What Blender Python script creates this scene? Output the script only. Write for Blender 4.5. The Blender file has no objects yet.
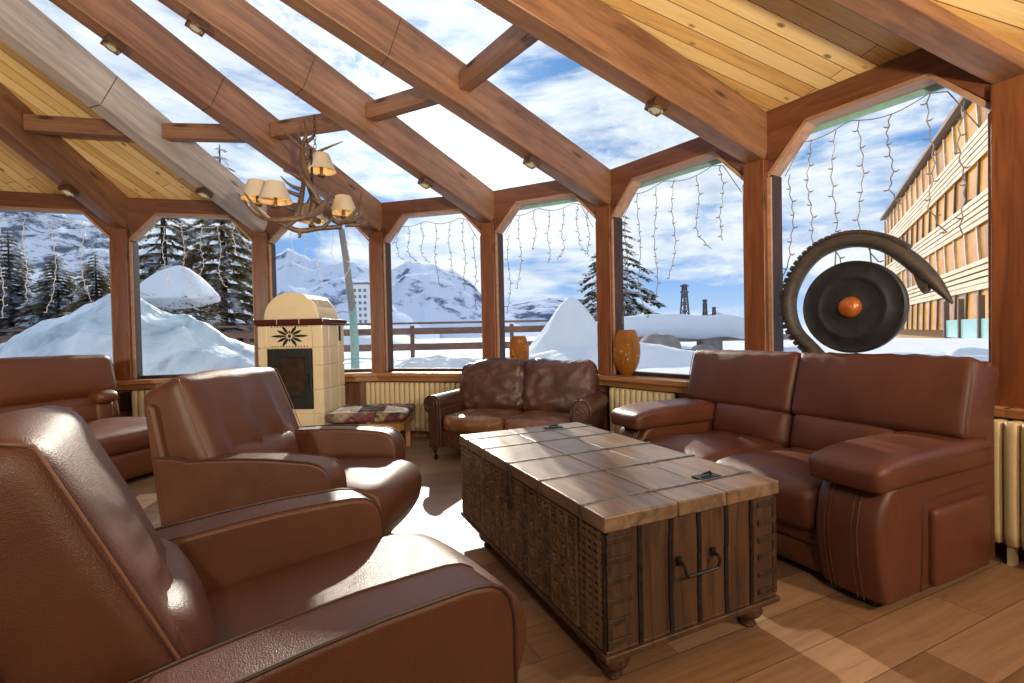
import bpy, bmesh, math, random
from mathutils import Vector, Matrix, noise, Euler
PI = math.pi
scn = bpy.context.scene
COL = scn.collection
rnd = random.Random(7)

# ------------------------------------------------------------------ scene helpers
def link(o, parent=None):
    COL.objects.link(o)
    if parent is not None:
        o.parent = parent
    return o

def tag(o, label=None, cat=None, group=None, kind=None):
    if label: o['label'] = label
    if cat: o['category'] = cat
    if group: o['group'] = group
    if kind: o['kind'] = kind
    return o

def thing(name, label, cat, loc=(0, 0, 0), rz=0.0, group=None, kind=None):
    o = bpy.data.objects.new(name, None)
    o.empty_display_size = 0.1
    o.location = loc
    o.rotation_euler = (0, 0, rz)
    link(o)
    return tag(o, label, cat, group, kind)

def obj(name, bm, mat, parent=None, bevel=0.0, seg=3, smooth=True, sharp=38, sub=0, weld=False):
    if weld:
        bmesh.ops.remove_doubles(bm, verts=bm.verts, dist=1e-5)
    bmesh.ops.recalc_face_normals(bm, faces=bm.faces)
    bm.normal_update()
    if smooth:
        lim = math.radians(sharp)
        for f in bm.faces:
            f.smooth = True
        for e in bm.edges:
            if len(e.link_faces) == 2:
                if e.calc_face_angle(0.0) > lim:
                    e.smooth = False
            else:
                e.smooth = False
    me = bpy.data.meshes.new(name)
    bm.to_mesh(me)
    bm.free()
    mats = mat if isinstance(mat, (list, tuple)) else [mat]
    for m in mats:
        me.materials.append(m)
    o = bpy.data.objects.new(name, me)
    link(o, parent)
    if bevel > 0:
        b = o.modifiers.new('round', 'BEVEL')
        b.width = bevel
        b.segments = seg
        b.limit_method = 'ANGLE'
        b.angle_limit = math.radians(40)
        b.use_clamp_overlap = True
        if smooth:
            for e in me.edges:
                e.use_edge_sharp = False
            w = o.modifiers.new('wn', 'WEIGHTED_NORMAL')
            w.keep_sharp = False
    if sub:
        s = o.modifiers.new('sub', 'SUBSURF')
        s.levels = sub
        s.render_levels = sub
    return o

def B():
    return bmesh.new()

def copy_tree(o, parent=None):
    c = o.copy()
    link(c, parent)
    for ch in list(o.children):
        copy_tree(ch, c)
    return c

# ------------------------------------------------------------------ shape helpers
def box(bm, c, s, M=None, mi=0):
    vs = []
    for dx in (-.5, .5):
        for dy in (-.5, .5):
            for dz in (-.5, .5):
                p = Vector((c[0] + dx * s[0], c[1] + dy * s[1], c[2] + dz * s[2]))
                vs.append(bm.verts.new(M @ p if M else p))
    for idx in ((0, 1, 3, 2), (4, 6, 7, 5), (0, 4, 5, 1), (2, 3, 7, 6), (0, 2, 6, 4), (1, 5, 7, 3)):
        f = bm.faces.new([vs[i] for i in idx])
        f.material_index = mi

def prism(bm, pts, a, b, f3, mi=0, caps=True):
    """extrude the outline pts (u, v) from w=a to w=b; f3(u, v, w) -> xyz"""
    va = [bm.verts.new(f3(u, v, a)) for u, v in pts]
    vb = [bm.verts.new(f3(u, v, b)) for u, v in pts]
    n = len(pts)
    for i in range(n):
        f = bm.faces.new((va[i], va[(i + 1) % n], vb[(i + 1) % n], vb[i]))
        f.material_index = mi
    if caps:
        f = bm.faces.new(va[::-1]); f.material_index = mi
        f = bm.faces.new(vb); f.material_index = mi

YZ = lambda u, v, w: Vector((w, u, v))      # outline in y, z pushed along x
XZ = lambda u, v, w: Vector((u, w, v))      # outline in x, z pushed along y
XY = lambda u, v, w: Vector((u, v, w))

def tube(bm, pts, rad, seg=8, cap=True, flat=1.0, mi=0):
    pts = [Vector(p) for p in pts]
    n = len(pts)
    if not isinstance(rad, (list, tuple)):
        rad = [rad] * n
    rings = []
    up = None
    for i in range(n):
        t = (pts[min(i + 1, n - 1)] - pts[max(i - 1, 0)])
        if t.length < 1e-9:
            t = Vector((0, 0, 1))
        t.normalize()
        if up is None:
            up = Vector((0, 0, 1)) if abs(t.z) < .9 else Vector((1, 0, 0))
        a = t.cross(up)
        if a.length < 1e-6:
            a = t.cross(Vector((0, 1, 0)))
        a.normalize()
        b = a.cross(t).normalized()
        up = b
        rings.append([bm.verts.new(pts[i] + (a * math.cos(2 * PI * k / seg) + b * math.sin(2 * PI * k / seg) * flat) * rad[i]) for k in range(seg)])
    for i in range(n - 1):
        for k in range(seg):
            f = bm.faces.new((rings[i][k], rings[i][(k + 1) % seg], rings[i + 1][(k + 1) % seg], rings[i + 1][k]))
            f.material_index = mi
    if cap:
        bm.faces.new(rings[0][::-1]).material_index = mi
        bm.faces.new(rings[-1]).material_index = mi

def lathe(bm, prof, seg=24, c=(0, 0, 0), M=None, mi=0):
    rings = []
    for r, z in prof:
        ring = []
        if r < 1e-5:
            p = Vector((c[0], c[1], c[2] + z))
            ring = [bm.verts.new(M @ p if M else p)]
        else:
            for k in range(seg):
                p = Vector((c[0] + r * math.cos(2 * PI * k / seg), c[1] + r * math.sin(2 * PI * k / seg), c[2] + z))
                ring.append(bm.verts.new(M @ p if M else p))
        rings.append(ring)
    for a, b in zip(rings[:-1], rings[1:]):
        if len(a) == 1 and len(b) == 1:
            continue
        for k in range(seg):
            k2 = (k + 1) % seg
            if len(a) == 1:
                f = bm.faces.new((a[0], b[k], b[k2]))
            elif len(b) == 1:
                f = bm.faces.new((a[k], a[k2], b[0]))
            else:
                f = bm.faces.new((a[k], a[k2], b[k2], b[k]))
            f.material_index = mi

def cushion(bm, c, s, r, puff=(0, 0, 0), n=14, wr=0.0, ws=(1, 1, 1), seed=0, M=None, fn=None):
    """soft rounded block: box with edge radius r, faces swollen by puff, fine folds of height wr"""
    h = Vector(s) * .5
    def sp(t):
        return math.copysign(1 - (1 - abs(t)) ** 1.7, t)
    done = {}
    def vert(p):
        key = (round(p[0], 5), round(p[1], 5), round(p[2], 5))
        if key in done:
            return done[key]
        inn = Vector([max(-(h[i] - r), min(h[i] - r, p[i])) for i in range(3)])
        d = Vector(p) - inn
        q = inn + d.normalized() * r if d.length > 1e-9 else Vector(p)
        nx, ny, nz = (q[i] / h[i] for i in range(3))
        q.x += puff[0] * nx * max(0, 1 - ny * ny) * max(0, 1 - nz * nz)
        q.y += puff[1] * ny * max(0, 1 - nx * nx) * max(0, 1 - nz * nz)
        q.z += puff[2] * nz * max(0, 1 - nx * nx) * max(0, 1 - ny * ny)
        if wr:
            k = noise.noise(Vector((q.x * ws[0] + seed, q.y * ws[1], q.z * ws[2])))
            k2 = noise.noise(Vector((q.x * ws[0] * 2.3 + seed + 9, q.y * ws[1] * 2.3, q.z * ws[2] * 2.3)))
            q += d.normalized() * wr * (k + .5 * k2)
        if fn:
            q = fn(q, h)
        q = q + Vector(c)
        v = bm.verts.new(M @ q if M else q)
        done[key] = v
        return v
    for ax in range(3):
        a, b = (ax + 1) % 3, (ax + 2) % 3
        for sg in (-1, 1):
            g = []
            for i in range(n + 1):
                row = []
                for j in range(n + 1):
                    p = [0, 0, 0]
                    p[ax] = sg * h[ax]
                    p[a] = sp(-1 + 2 * i / n) * h[a]
                    p[b] = sp(-1 + 2 * j / n) * h[b]
                    row.append(vert(p))
                g.append(row)
            for i in range(n):
                for j in range(n):
                    q = [g[i][j], g[i + 1][j], g[i + 1][j + 1], g[i][j + 1]]
                    if len(set(q)) == 4:
                        bm.faces.new(q if sg > 0 else q[::-1])

def arc(cx, cy, r, a0, a1, n):
    return [(cx + r * math.cos(math.radians(a0 + (a1 - a0) * i / n)), cy + r * math.sin(math.radians(a0 + (a1 - a0) * i / n))) for i in range(n + 1)]

def rot(axis, deg, pivot=(0, 0, 0)):
    p = Vector(pivot)
    return Matrix.Translation(p) @ Matrix.Rotation(math.radians(deg), 4, axis) @ Matrix.Translation(-p)

# ------------------------------------------------------------------ materials
class NT:
    def __init__(self, name):
        self.m = bpy.data.materials.new(name)
        self.m.use_nodes = True
        self.t = self.m.node_tree
        self.t.nodes.clear()
        self.out = self.t.nodes.new('ShaderNodeOutputMaterial')
    def n(self, typ, **kw):
        nd = self.t.nodes.new('ShaderNode' + typ)
        for k, v in kw.items():
            if k in nd.inputs.keys():
                nd.inputs[k].default_value = v
            else:
                setattr(nd, k, v)
        return nd
    def l(self, a, b):
        self.t.links.new(a, b)
    def coord(self, scale=(1, 1, 1), kind='Object'):
        tc = self.n('TexCoord')
        mp = self.n('Mapping')
        mp.inputs['Scale'].default_value = scale
        self.l(tc.outputs[kind], mp.inputs['Vector'])
        return mp.outputs['Vector']
    def noise(self, vec, scale, detail=4, rough=.55, dist=0.0):
        nd = self.n('TexNoise')
        nd.inputs['Scale'].default_value = scale
        nd.inputs['Detail'].default_value = detail
        nd.inputs['Roughness'].default_value = rough
        nd.inputs['Distortion'].default_value = dist
        self.l(vec, nd.inputs['Vector'])
        return nd.outputs['Fac']
    def ramp(self, fac, stops):
        r = self.n('ValToRGB')
        e = r.color_ramp.elements
        while len(e) < len(stops):
            e.new(.5)
        for el, (p, c) in zip(e, stops):
            el.position = p
            el.color = (*c, 1) if len(c) == 3 else c
        self.l(fac, r.inputs['Fac'])
        return r.outputs['Color']
    def mix(self, fac, a, b, mode='MIX'):
        x = self.n('Mix', data_type='RGBA', blend_type=mode)
        for sock, v in ((x.inputs[0], fac), (x.inputs[6], a), (x.inputs[7], b)):
            if hasattr(v, 'is_output'):
                self.l(v, sock)
            elif isinstance(v, (int, float)):
                sock.default_value = v
            else:
                sock.default_value = (*v, 1) if len(v) == 3 else v
        return x.outputs[2]
    def math(self, op, a, b=0.0):
        x = self.n('Math', operation=op)
        for sock, v in ((x.inputs[0], a), (x.inputs[1], b)):
            if hasattr(v, 'is_output'):
                self.l(v, sock)
            else:
                sock.default_value = v
        return x.outputs[0]
    def bump(self, h, strength=.3, dist=.01, nrm=None):
        b = self.n('Bump')
        b.inputs['Strength'].default_value = strength
        b.inputs['Distance'].default_value = dist
        self.l(h, b.inputs['Height'])
        if nrm is not None:
            self.l(nrm, b.inputs['Normal'])
        return b.outputs['Normal']
    def principled(self, color, rough=.5, metal=0.0, nrm=None, spec=None, **kw):
        p = self.n('BsdfPrincipled')
        for sock, v in ((p.inputs['Base Color'], color), (p.inputs['Roughness'], rough), (p.inputs['Metallic'], metal)):
            if hasattr(v, 'is_output'):
                self.l(v, sock)
            elif isinstance(v, (int, float)):
                sock.default_value = v
            else:
                sock.default_value = (*v, 1)
        if nrm is not None:
            self.l(nrm, p.inputs['Normal'])
        if spec is not None:
            p.inputs['Specular IOR Level'].default_value = spec
        for k, v in kw.items():
            p.inputs[k.replace('_', ' ')].default_value = v
        self.l(p.outputs[0], self.out.inputs['Surface'])
        return p

def plain(name, color, rough=.5, metal=0.0, var=.12, scale=20, spec=None):
    m = NT(name)
    v = m.coord()
    n = m.noise(v, scale, 3)
    c = m.ramp(n, [(.3, tuple(x * (1 - var) for x in color)), (.7, tuple(min(1, x * (1 + var)) for x in color))])
    m.principled(c, rough, metal, m.bump(n, .08, .003), spec)
    return m.m

def leather(name, dark, light, rough=.42, grain=90, wrinkle=.35, worn=None):
    m = NT(name)
    v = m.coord()
    n1 = m.noise(v, 3.2, 5, .6)
    c = m.ramp(n1, [(.25, dark), (.75, light)])
    if worn:
        n3 = m.noise(v, 7, 6, .7, .6)
        c = m.mix(m.ramp(n3, [(.52, (0, 0, 0)), (.66, (1, 1, 1))]), c, worn)
    vo = m.n('TexVoronoi', feature='DISTANCE_TO_EDGE')
    vo.inputs['Scale'].default_value = grain
    m.l(v, vo.inputs['Vector'])
    h1 = m.ramp(vo.outputs['Distance'], [(0, (0, 0, 0)), (.25, (1, 1, 1))])
    nr = m.bump(h1, .20, .002)
    n2 = m.noise(v, 9, 5, .6, .8)
    nr = m.bump(n2, wrinkle, .012, nr)
    rr = m.ramp(n1, [(.3, (rough - .06,) * 3), (.7, (rough + .1,) * 3)])
    m.principled(c, rr, 0, nr, spec=.5)
    return m.m

def timber(name, dark, light, scale=1.0, rough=.45, axis='X', grain=.25, knots=True):
    m = NT(name)
    s = {'X': (.9, 9, 9), 'Y': (9, .9, 9), 'Z': (9, 9, .9)}[axis]
    v = m.coord(tuple(k * scale for k in s))
    n1 = m.noise(v, 2.0, 6, .62, 1.2)
    c = m.ramp(n1, [(.28, dark), (.5, tuple((a + b) / 2 for a, b in zip(dark, light))), (.74, light)])
    v2 = m.coord({'X': (.35, 1.3, 1.3), 'Y': (1.3, .35, 1.3), 'Z': (1.3, 1.3, .35)}[axis])
    n2 = m.noise(v2, 1.7, 3)
    c = m.mix(m.ramp(n2, [(.35, (.72, .70, .68)), (.65, (1.1, 1.06, 1.02))]), c, c, 'MIX')
    c = m.mix(1.0, c, m.ramp(n2, [(.3, (.74, .72, .70)), (.68, (1.08, 1.05, 1.02))]), 'MULTIPLY')
    if knots:
        vk = m.coord({'X': (1.1, 4.5, 4.5), 'Y': (4.5, 1.1, 4.5), 'Z': (4.5, 4.5, 1.1)}[axis])
        vo = m.n('TexVoronoi')
        vo.inputs['Scale'].default_value = 1.0
        m.l(vk, vo.inputs['Vector'])
        k = m.ramp(vo.outputs['Distance'], [(.03, (1, 1, 1)), (.10, (0, 0, 0))])
        c = m.mix(k, c, tuple(x * .35 for x in dark))
    m.principled(c, rough, 0, m.bump(n1, grain, .004))
    return m.m

def planks(name, stops, wid, length, knot=(.12, .05, .02), rough=.4, gap=.004, gapc=(.03, .015, .008), knots=True, kdens=6.0):
    """boards along local x, wid metres wide"""
    m = NT(name)
    v = m.coord()
    br = m.n('TexBrick')
    br.offset = .37
    br.inputs['Scale'].default_value = 1.0
    br.inputs['Brick Width'].default_value = length
    br.inputs['Row Height'].default_value = wid
    br.inputs['Mortar Size'].default_value = gap
    br.inputs['Mortar Smooth'].default_value = .1
    br.inputs['Bias'].default_value = 0.0
    br.inputs['Color1'].default_value = (0, 0, 0, 1)
    br.inputs['Color2'].default_value = (1, 1, 1, 1)
    br.inputs['Mortar'].default_value = (.5, .5, .5, 1)
    m.l(v, br.inputs['Vector'])
    vs = m.coord((1.1, 14, 14))
    # shift grain per board
    ad = m.n('VectorMath', operation='ADD')
    sc = m.n('VectorMath', operation='SCALE')
    sc.inputs['Scale'].default_value = 37.0
    m.l(br.outputs['Color'], sc.inputs[0])
    m.l(vs, ad.inputs[0]); m.l(sc.outputs[0], ad.inputs[1])
    g = m.noise(ad.outputs[0], 1.6, 6, .6, 1.4)
    f = m.math('ADD', m.math('MULTIPLY', g, .62), m.math('MULTIPLY', br.outputs['Color'], .38))
    c = m.ramp(f, stops)
    if knots:
        vk = m.coord((kdens * .55, kdens, kdens))
        vo = m.n('TexVoronoi')
        vo.inputs['Scale'].default_value = 1.0
        m.l(vk, vo.inputs['Vector'])
        k = m.ramp(vo.outputs['Distance'], [(.07, (1, 1, 1)), (.17, (0, 0, 0))])
        vc = m.n('SeparateXYZ'); m.l(vo.outputs['Color'], vc.inputs[0])
        k = m.math('MULTIPLY', m.math('MULTIPLY', k, .85), m.math('GREATER_THAN', vc.outputs['X'], .35))
        c = m.mix(k, c, knot)
    c = m.mix(br.outputs['Fac'], c, gapc)
    nr = m.bump(br.outputs['Fac'], -.5, .004)
    nr = m.bump(g, .1, .003, nr)
    m.principled(c, rough, 0, nr)
    return m.m

def glass(name, tint=(.97, .99, .985), refl=1.0, frost=None):
    m = NT(name)
    tr = m.n('BsdfTransparent')
    tr.inputs['Color'].default_value = (*tint, 1)
    gl = m.n('BsdfGlossy')
    gl.inputs['Roughness'].default_value = .015
    gl.inputs['Color'].default_value = (.9, .95, 1, 1)
    lw = m.n('LayerWeight')
    mx = m.n('MixShader')
    m.l(m.math('ADD', m.math('MULTIPLY', m.math('POWER', lw.outputs['Facing'], 5.0), .35 * refl), .012), mx.inputs[0])
    m.l(tr.outputs[0], mx.inputs[1]); m.l(gl.outputs[0], mx.inputs[2])
    last = mx.outputs[0]
    if frost:
        df = m.n('BsdfTranslucent')
        df.inputs['Color'].default_value = (.93, .96, 1, 1)
        v = m.coord((1, 1, 1))
        n1 = m.noise(v, frost[0], 8, .72, 1.5)
        n0 = m.noise(v, 1.1, 3)
        k = m.ramp(m.math('ADD', m.math('MULTIPLY', n1, .6), m.math('MULTIPLY', n0, .4)), [(frost[1], (0, 0, 0)), (frost[1] + .12, (frost[2],) * 3)])
        m2 = m.n('MixShader')
        m.l(k, m2.inputs[0]); m.l(last, m2.inputs[1]); m.l(df.outputs[0], m2.inputs[2])
        last = m2.outputs[0]
    m.l(last, m.out.inputs['Surface'])
    return m.m

def emit(name, color, strength):
    m = NT(name)
    e = m.n('Emission')
    e.inputs['Color'].default_value = (*color, 1)
    e.inputs['Strength'].default_value = strength
    m.l(e.outputs[0], m.out.inputs['Surface'])
    return m.m

def snow_mat(name, color=(.76, .80, .87)):
    m = NT(name)
    v = m.coord()
    n = m.noise(v, 1.3, 6, .6)
    n2 = m.noise(v, 14, 4)
    c = m.ramp(n, [(.3, tuple(x * .93 for x in color)), (.7, color)])
    m.principled(c, .75, 0, m.bump(n2, .25, .03, m.bump(n, .35, .2)), spec=.2)
    return m.m

def foliage_mat(name, green, snow=.35):
    m = NT(name)
    v = m.coord()
    n = m.noise(v, 5, 4)
    c = m.ramp(n, [(.3, tuple(x * .6 for x in green)), (.7, tuple(x * 1.5 for x in green))])
    n2 = m.noise(v, 2.2, 4)
    k = m.ramp(n2, [(.62 - snow * .35, (0, 0, 0)), (.70 - snow * .35, (1, 1, 1))])
    g = m.n('NewGeometry')
    sx = m.n('SeparateXYZ')
    m.l(g.outputs['Normal'], sx.inputs[0])
    az = m.math('ABSOLUTE', sx.outputs['Z'])
    up = m.ramp(az, [(.35, (0, 0, 0)), (.6, (1, 1, 1))])
    c = m.mix(m.math('MULTIPLY', k, up), c, (.85, .88, .94))
    df = m.n('BsdfDiffuse'); m.l(c, df.inputs['Color'])
    tl = m.n('BsdfTranslucent'); m.l(c, tl.inputs['Color'])
    mx = m.n('MixShader'); mx.inputs[0].default_value = .45
    m.l(df.outputs[0], mx.inputs[1]); m.l(tl.outputs[0], mx.inputs[2])
    m.l(mx.outputs[0], m.out.inputs['Surface'])
    return m.m

def mountain_mat(name, snow, rock, cover, scale, spots=None):
    m = NT(name)
    v = m.coord((1, 1, 1.6))
    n = m.noise(v, scale, 9, .68, .3)
    g = m.n('NewGeometry')
    sx = m.n('SeparateXYZ')
    m.l(g.outputs['Normal'], sx.inputs[0])
    k = m.math('ADD', m.math('MULTIPLY', sx.outputs['Z'], .45), n)
    c = m.ramp(k, [(cover, rock), (cover + .1, snow)])
    if spots:
        n2 = m.noise(v, spots[0], 6, .7)
        c = m.mix(m.ramp(n2, [(spots[1], (0, 0, 0)), (spots[1] + .08, (1, 1, 1))]), c, spots[2])
    df = m.n('BsdfDiffuse')
    m.l(c, df.inputs['Color'])
    vt = m.bump(n, .6, 12)
    m.l(vt, df.inputs['Normal'])
    m.l(df.outputs[0], m.out.inputs['Surface'])
    return m.m

M = {}
M['chair_leather'] = leather('chair_leather', (.070, .023, .011), (.122, .042, .019), .40, 210, .14)
M['sofa_leather'] = leather('sofa_leather', (.076, .023, .012), (.126, .038, .018), .40, 220, .14)
M['tan_leather'] = leather('tan_leather', (.115, .033, .011), (.160, .048, .016), .40, 150, .14)
M['old_leather'] = leather('old_leather', (.040, .014, .010), (.095, .036, .022), .34, 80, .5, worn=(.115, .052, .034))
M['old_tan'] = leather('old_tan', (.10, .037, .013), (.19, .075, .028), .36, 80, .45, worn=(.28, .17, .10))
M['piping'] = plain('piping', (.05, .022, .014), .5)
M['stitch'] = plain('stitch', (.36, .22, .15), .6)
M['beam'] = timber('beam', (.125, .055, .029), (.33, .165, .092), 1.0, .40, 'X', .3)
M['beam_grey_glare'] = timber('beam_grey_glare', (.30, .255, .235), (.58, .51, .47), 1.0, .45, 'X', .3)  # grey rafter timber, lightened so its colour carries sunlit glare
M['post'] = timber('post', (.12, .036, .013), (.27, .090, .032), 1.0, .38, 'Z', .25)
M['header'] = timber('header', (.095, .030, .013), (.20, .070, .030), 1.0, .42, 'X', .25)
M['frame_edge'] = timber('frame_edge', (.30, .15, .085), (.48, .27, .16), 1.0, .42, 'X', .2, False)
M['dark_frame'] = timber('dark_frame', (.024, .008, .005), (.060, .020, .011), 1.0, .6, 'Z', .2, False)
M['sill'] = timber('sill', (.24, .10, .032), (.46, .22, .085), 1.0, .35, 'X', .2)
M['wall'] = timber('wall', (.10, .036, .014), (.25, .10, .038), .8, .45, 'Z', .3)
M['pine'] = planks('pine', [(.22, (.52, .28, .09)), (.42, (.70, .44, .165)), (.60, (.80, .56, .25)), (.8, (.86, .65, .34))], .105, 2.6, (.13, .045, .014), .38, .0028, (.16, .065, .02), kdens=9.0)
M['floor'] = planks('floor', [(.2, (.13, .066, .033)), (.45, (.225, .125, .066)), (.62, (.29, .170, .095)), (.8, (.35, .215, .125))], .19, 1.25, (.15, .09, .05), .42, .002, (.09, .05, .03), False)
M['pane'] = glass('pane')
M['roof_pane'] = glass('roof_pane', (.95, .98, .985), 1.0, (3.0, .56, .35))
M['frost_pane'] = glass('frost_pane', (.95, .98, .98), 1.0, (5.0, .42, .50))
M['snow'] = snow_mat('snow')
def shade_tint_snow_mat():
    m = NT('shade_tint_snow')
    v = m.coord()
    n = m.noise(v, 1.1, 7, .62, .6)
    c = m.ramp(n, [(.34, (.30, .40, .46)), (.46, (.52, .63, .70)), (.60, (.74, .80, .88))])  # blue-grey shade of the heap painted into the snow colour, in patches
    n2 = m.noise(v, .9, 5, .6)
    c = m.mix(m.ramp(n2, [(.66, (0, 0, 0)), (.74, (.6, .6, .6))]), c, (.22, .17, .11))  # brownish patches painted for a reflection within the shade
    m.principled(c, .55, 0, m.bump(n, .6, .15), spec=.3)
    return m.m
M['shade_tint_snow'] = shade_tint_snow_mat()
M['iron'] = plain('iron', (.035, .031, .029), .45, .75, .3, 30)
M['bright_iron'] = plain('bright_iron', (.20, .19, .19), .35, .8, .4, 25)
M['black'] = plain('black', (.012, .012, .013), .35)
M['radiator'] = plain('radiator', (.60, .47, .27), .38, 0, .05)
M['cream'] = plain('cream', (.80, .66, .44), .18, 0, .06, 5)
M['brown_glaze'] = plain('brown_glaze', (.075, .020, .016), .15)
M['antler'] = timber('antler', (.055, .031, .019), (.21, .125, .072), 1.6, .4, 'Z', .4, False)
M['wire'] = plain('wire', (.16, .16, .17), .5)
M['teal'] = plain('teal', (.30, .50, .46), .5)
M['bulb'] = plain('bulb', (.85, .86, .9), .25)
M['brass'] = plain('brass', (.62, .42, .18), .25, .9)

# ------------------------------------------------------------------ world: blue sky with bands of cloud and a bright sun glow
SUN = Vector((-.165, 1.0, .45)).normalized()
def make_world():
    w = bpy.data.worlds.new('World')
    scn.world = w
    w.use_nodes = True
    t = w.node_tree
    t.nodes.clear()
    m = NT.__new__(NT)
    m.t = t
    out = t.nodes.new('ShaderNodeOutputWorld')
    tc = m.n('TexCoord')
    sp = m.n('SeparateXYZ')
    m.l(tc.outputs['Generated'], sp.inputs[0])
    z = sp.outputs['Z']
    base = m.ramp(z, [(0.0, (.55, .70, .92)), (.10, (.26, .46, .84)), (.35, (.12, .31, .66)), (.9, (.10, .25, .55))])
    mp = m.n('Mapping')
    mp.inputs['Scale'].default_value = (1.0, 1.0, 3.6)
    mp.inputs['Rotation'].default_value = (0, .22, .3)
    m.l(tc.outputs['Generated'], mp.inputs['Vector'])
    n1 = m.noise(mp.outputs['Vector'], 2.1, 9, .58, .35)
    n2 = m.noise(mp.outputs['Vector'], 6.5, 8, .6, .3)
    f = m.math('ADD', m.math('MULTIPLY', n1, .72), m.math('MULTIPLY', n2, .28))
    k = m.ramp(f, [(.43, (0, 0, 0)), (.51, (.75, .75, .75)), (.60, (1, 1, 1))])
    cl = m.ramp(n2, [(.3, (.62, .69, .82)), (.5, (.88, .90, .95)), (.75, (1.10, 1.10, 1.10))])
    c = m.mix(k, base, cl)
    # glow around the sun
    dt = m.n('VectorMath', operation='DOT_PRODUCT')
    m.l(tc.outputs['Generated'], dt.inputs[0])
    dt.inputs[1].default_value = SUN
    d = m.math('MAXIMUM', dt.outputs['Value'], 0.0)
    g1 = m.math('MULTIPLY', m.math('POWER', d, 60.0), .40)
    g2 = m.math('MULTIPLY', m.math('POWER', d, 700.0), 2.5)
    gl = m.mix(1.0, c, m.ramp(m.math('ADD', g1, g2), [(0, (0, 0, 0)), (1, (1, .98, .94))]), 'ADD')
    bg = m.n('Background')
    m.l(gl, bg.inputs['Color'])
    bg.inputs['Strength'].default_value = WORLD
    m.l(bg.outputs[0], out.inputs['Surface'])
WORLD = 1.0
make_world()

# ------------------------------------------------------------------ camera (17 mm, almost level, slight roll)
def make_camera():
    cam = bpy.data.cameras.new('camera')
    cam.sensor_width = 36
    cam.lens = 17
    cam.clip_start = .05
    cam.clip_end = 6000
    o = bpy.data.objects.new('camera', cam)
    link(o)
    th, pit = .0205, math.atan(8 / 483.6)
    F = Vector((0, math.cos(pit), -math.sin(pit)))
    R = Vector((1, 0, 0))
    U = R.cross(F)
    R2 = math.cos(th) * R - math.sin(th) * U
    U2 = math.sin(th) * R + math.cos(th) * U
    m = Matrix(((R2.x, U2.x, -F.x, 0), (R2.y, U2.y, -F.y, 0), (R2.z, U2.z, -F.z, 1.17), (0, 0, 0, 1)))
    o.matrix_world = m
    scn.camera = o
make_camera()

# ------------------------------------------------------------------ the room: a bowed glazed wall of eight bays
V = [(-5.58, 4.85), (-4.218, 5.29), (-2.852, 5.598), (-1.549, 5.725), (-.212, 5.357), (.961, 4.76), (1.855, 3.583), (2.572, 2.444), (3.04, 1.25)]
APEX = Vector((-4.57, .90, 4.65))
SILL, HEAD, TOP = .755, 2.57, 2.70
RB = 2.37       # underside of rafters at the posts

def frame_of(i):
    a, b = Vector(V[i]), Vector(V[i + 1])
    d = b - a
    return a, d.length, math.atan2(d.y, d.x)

def opening(L, e=.10, z0=SILL, ch=.28):
    """octagonal-topped opening of a bay, counter-clockwise in (x, z)"""
    return [(e, z0), (L - e, z0), (L - e, HEAD - ch), (L - e - ch, HEAD), (e + ch, HEAD), (e, HEAD - ch)]

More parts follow.
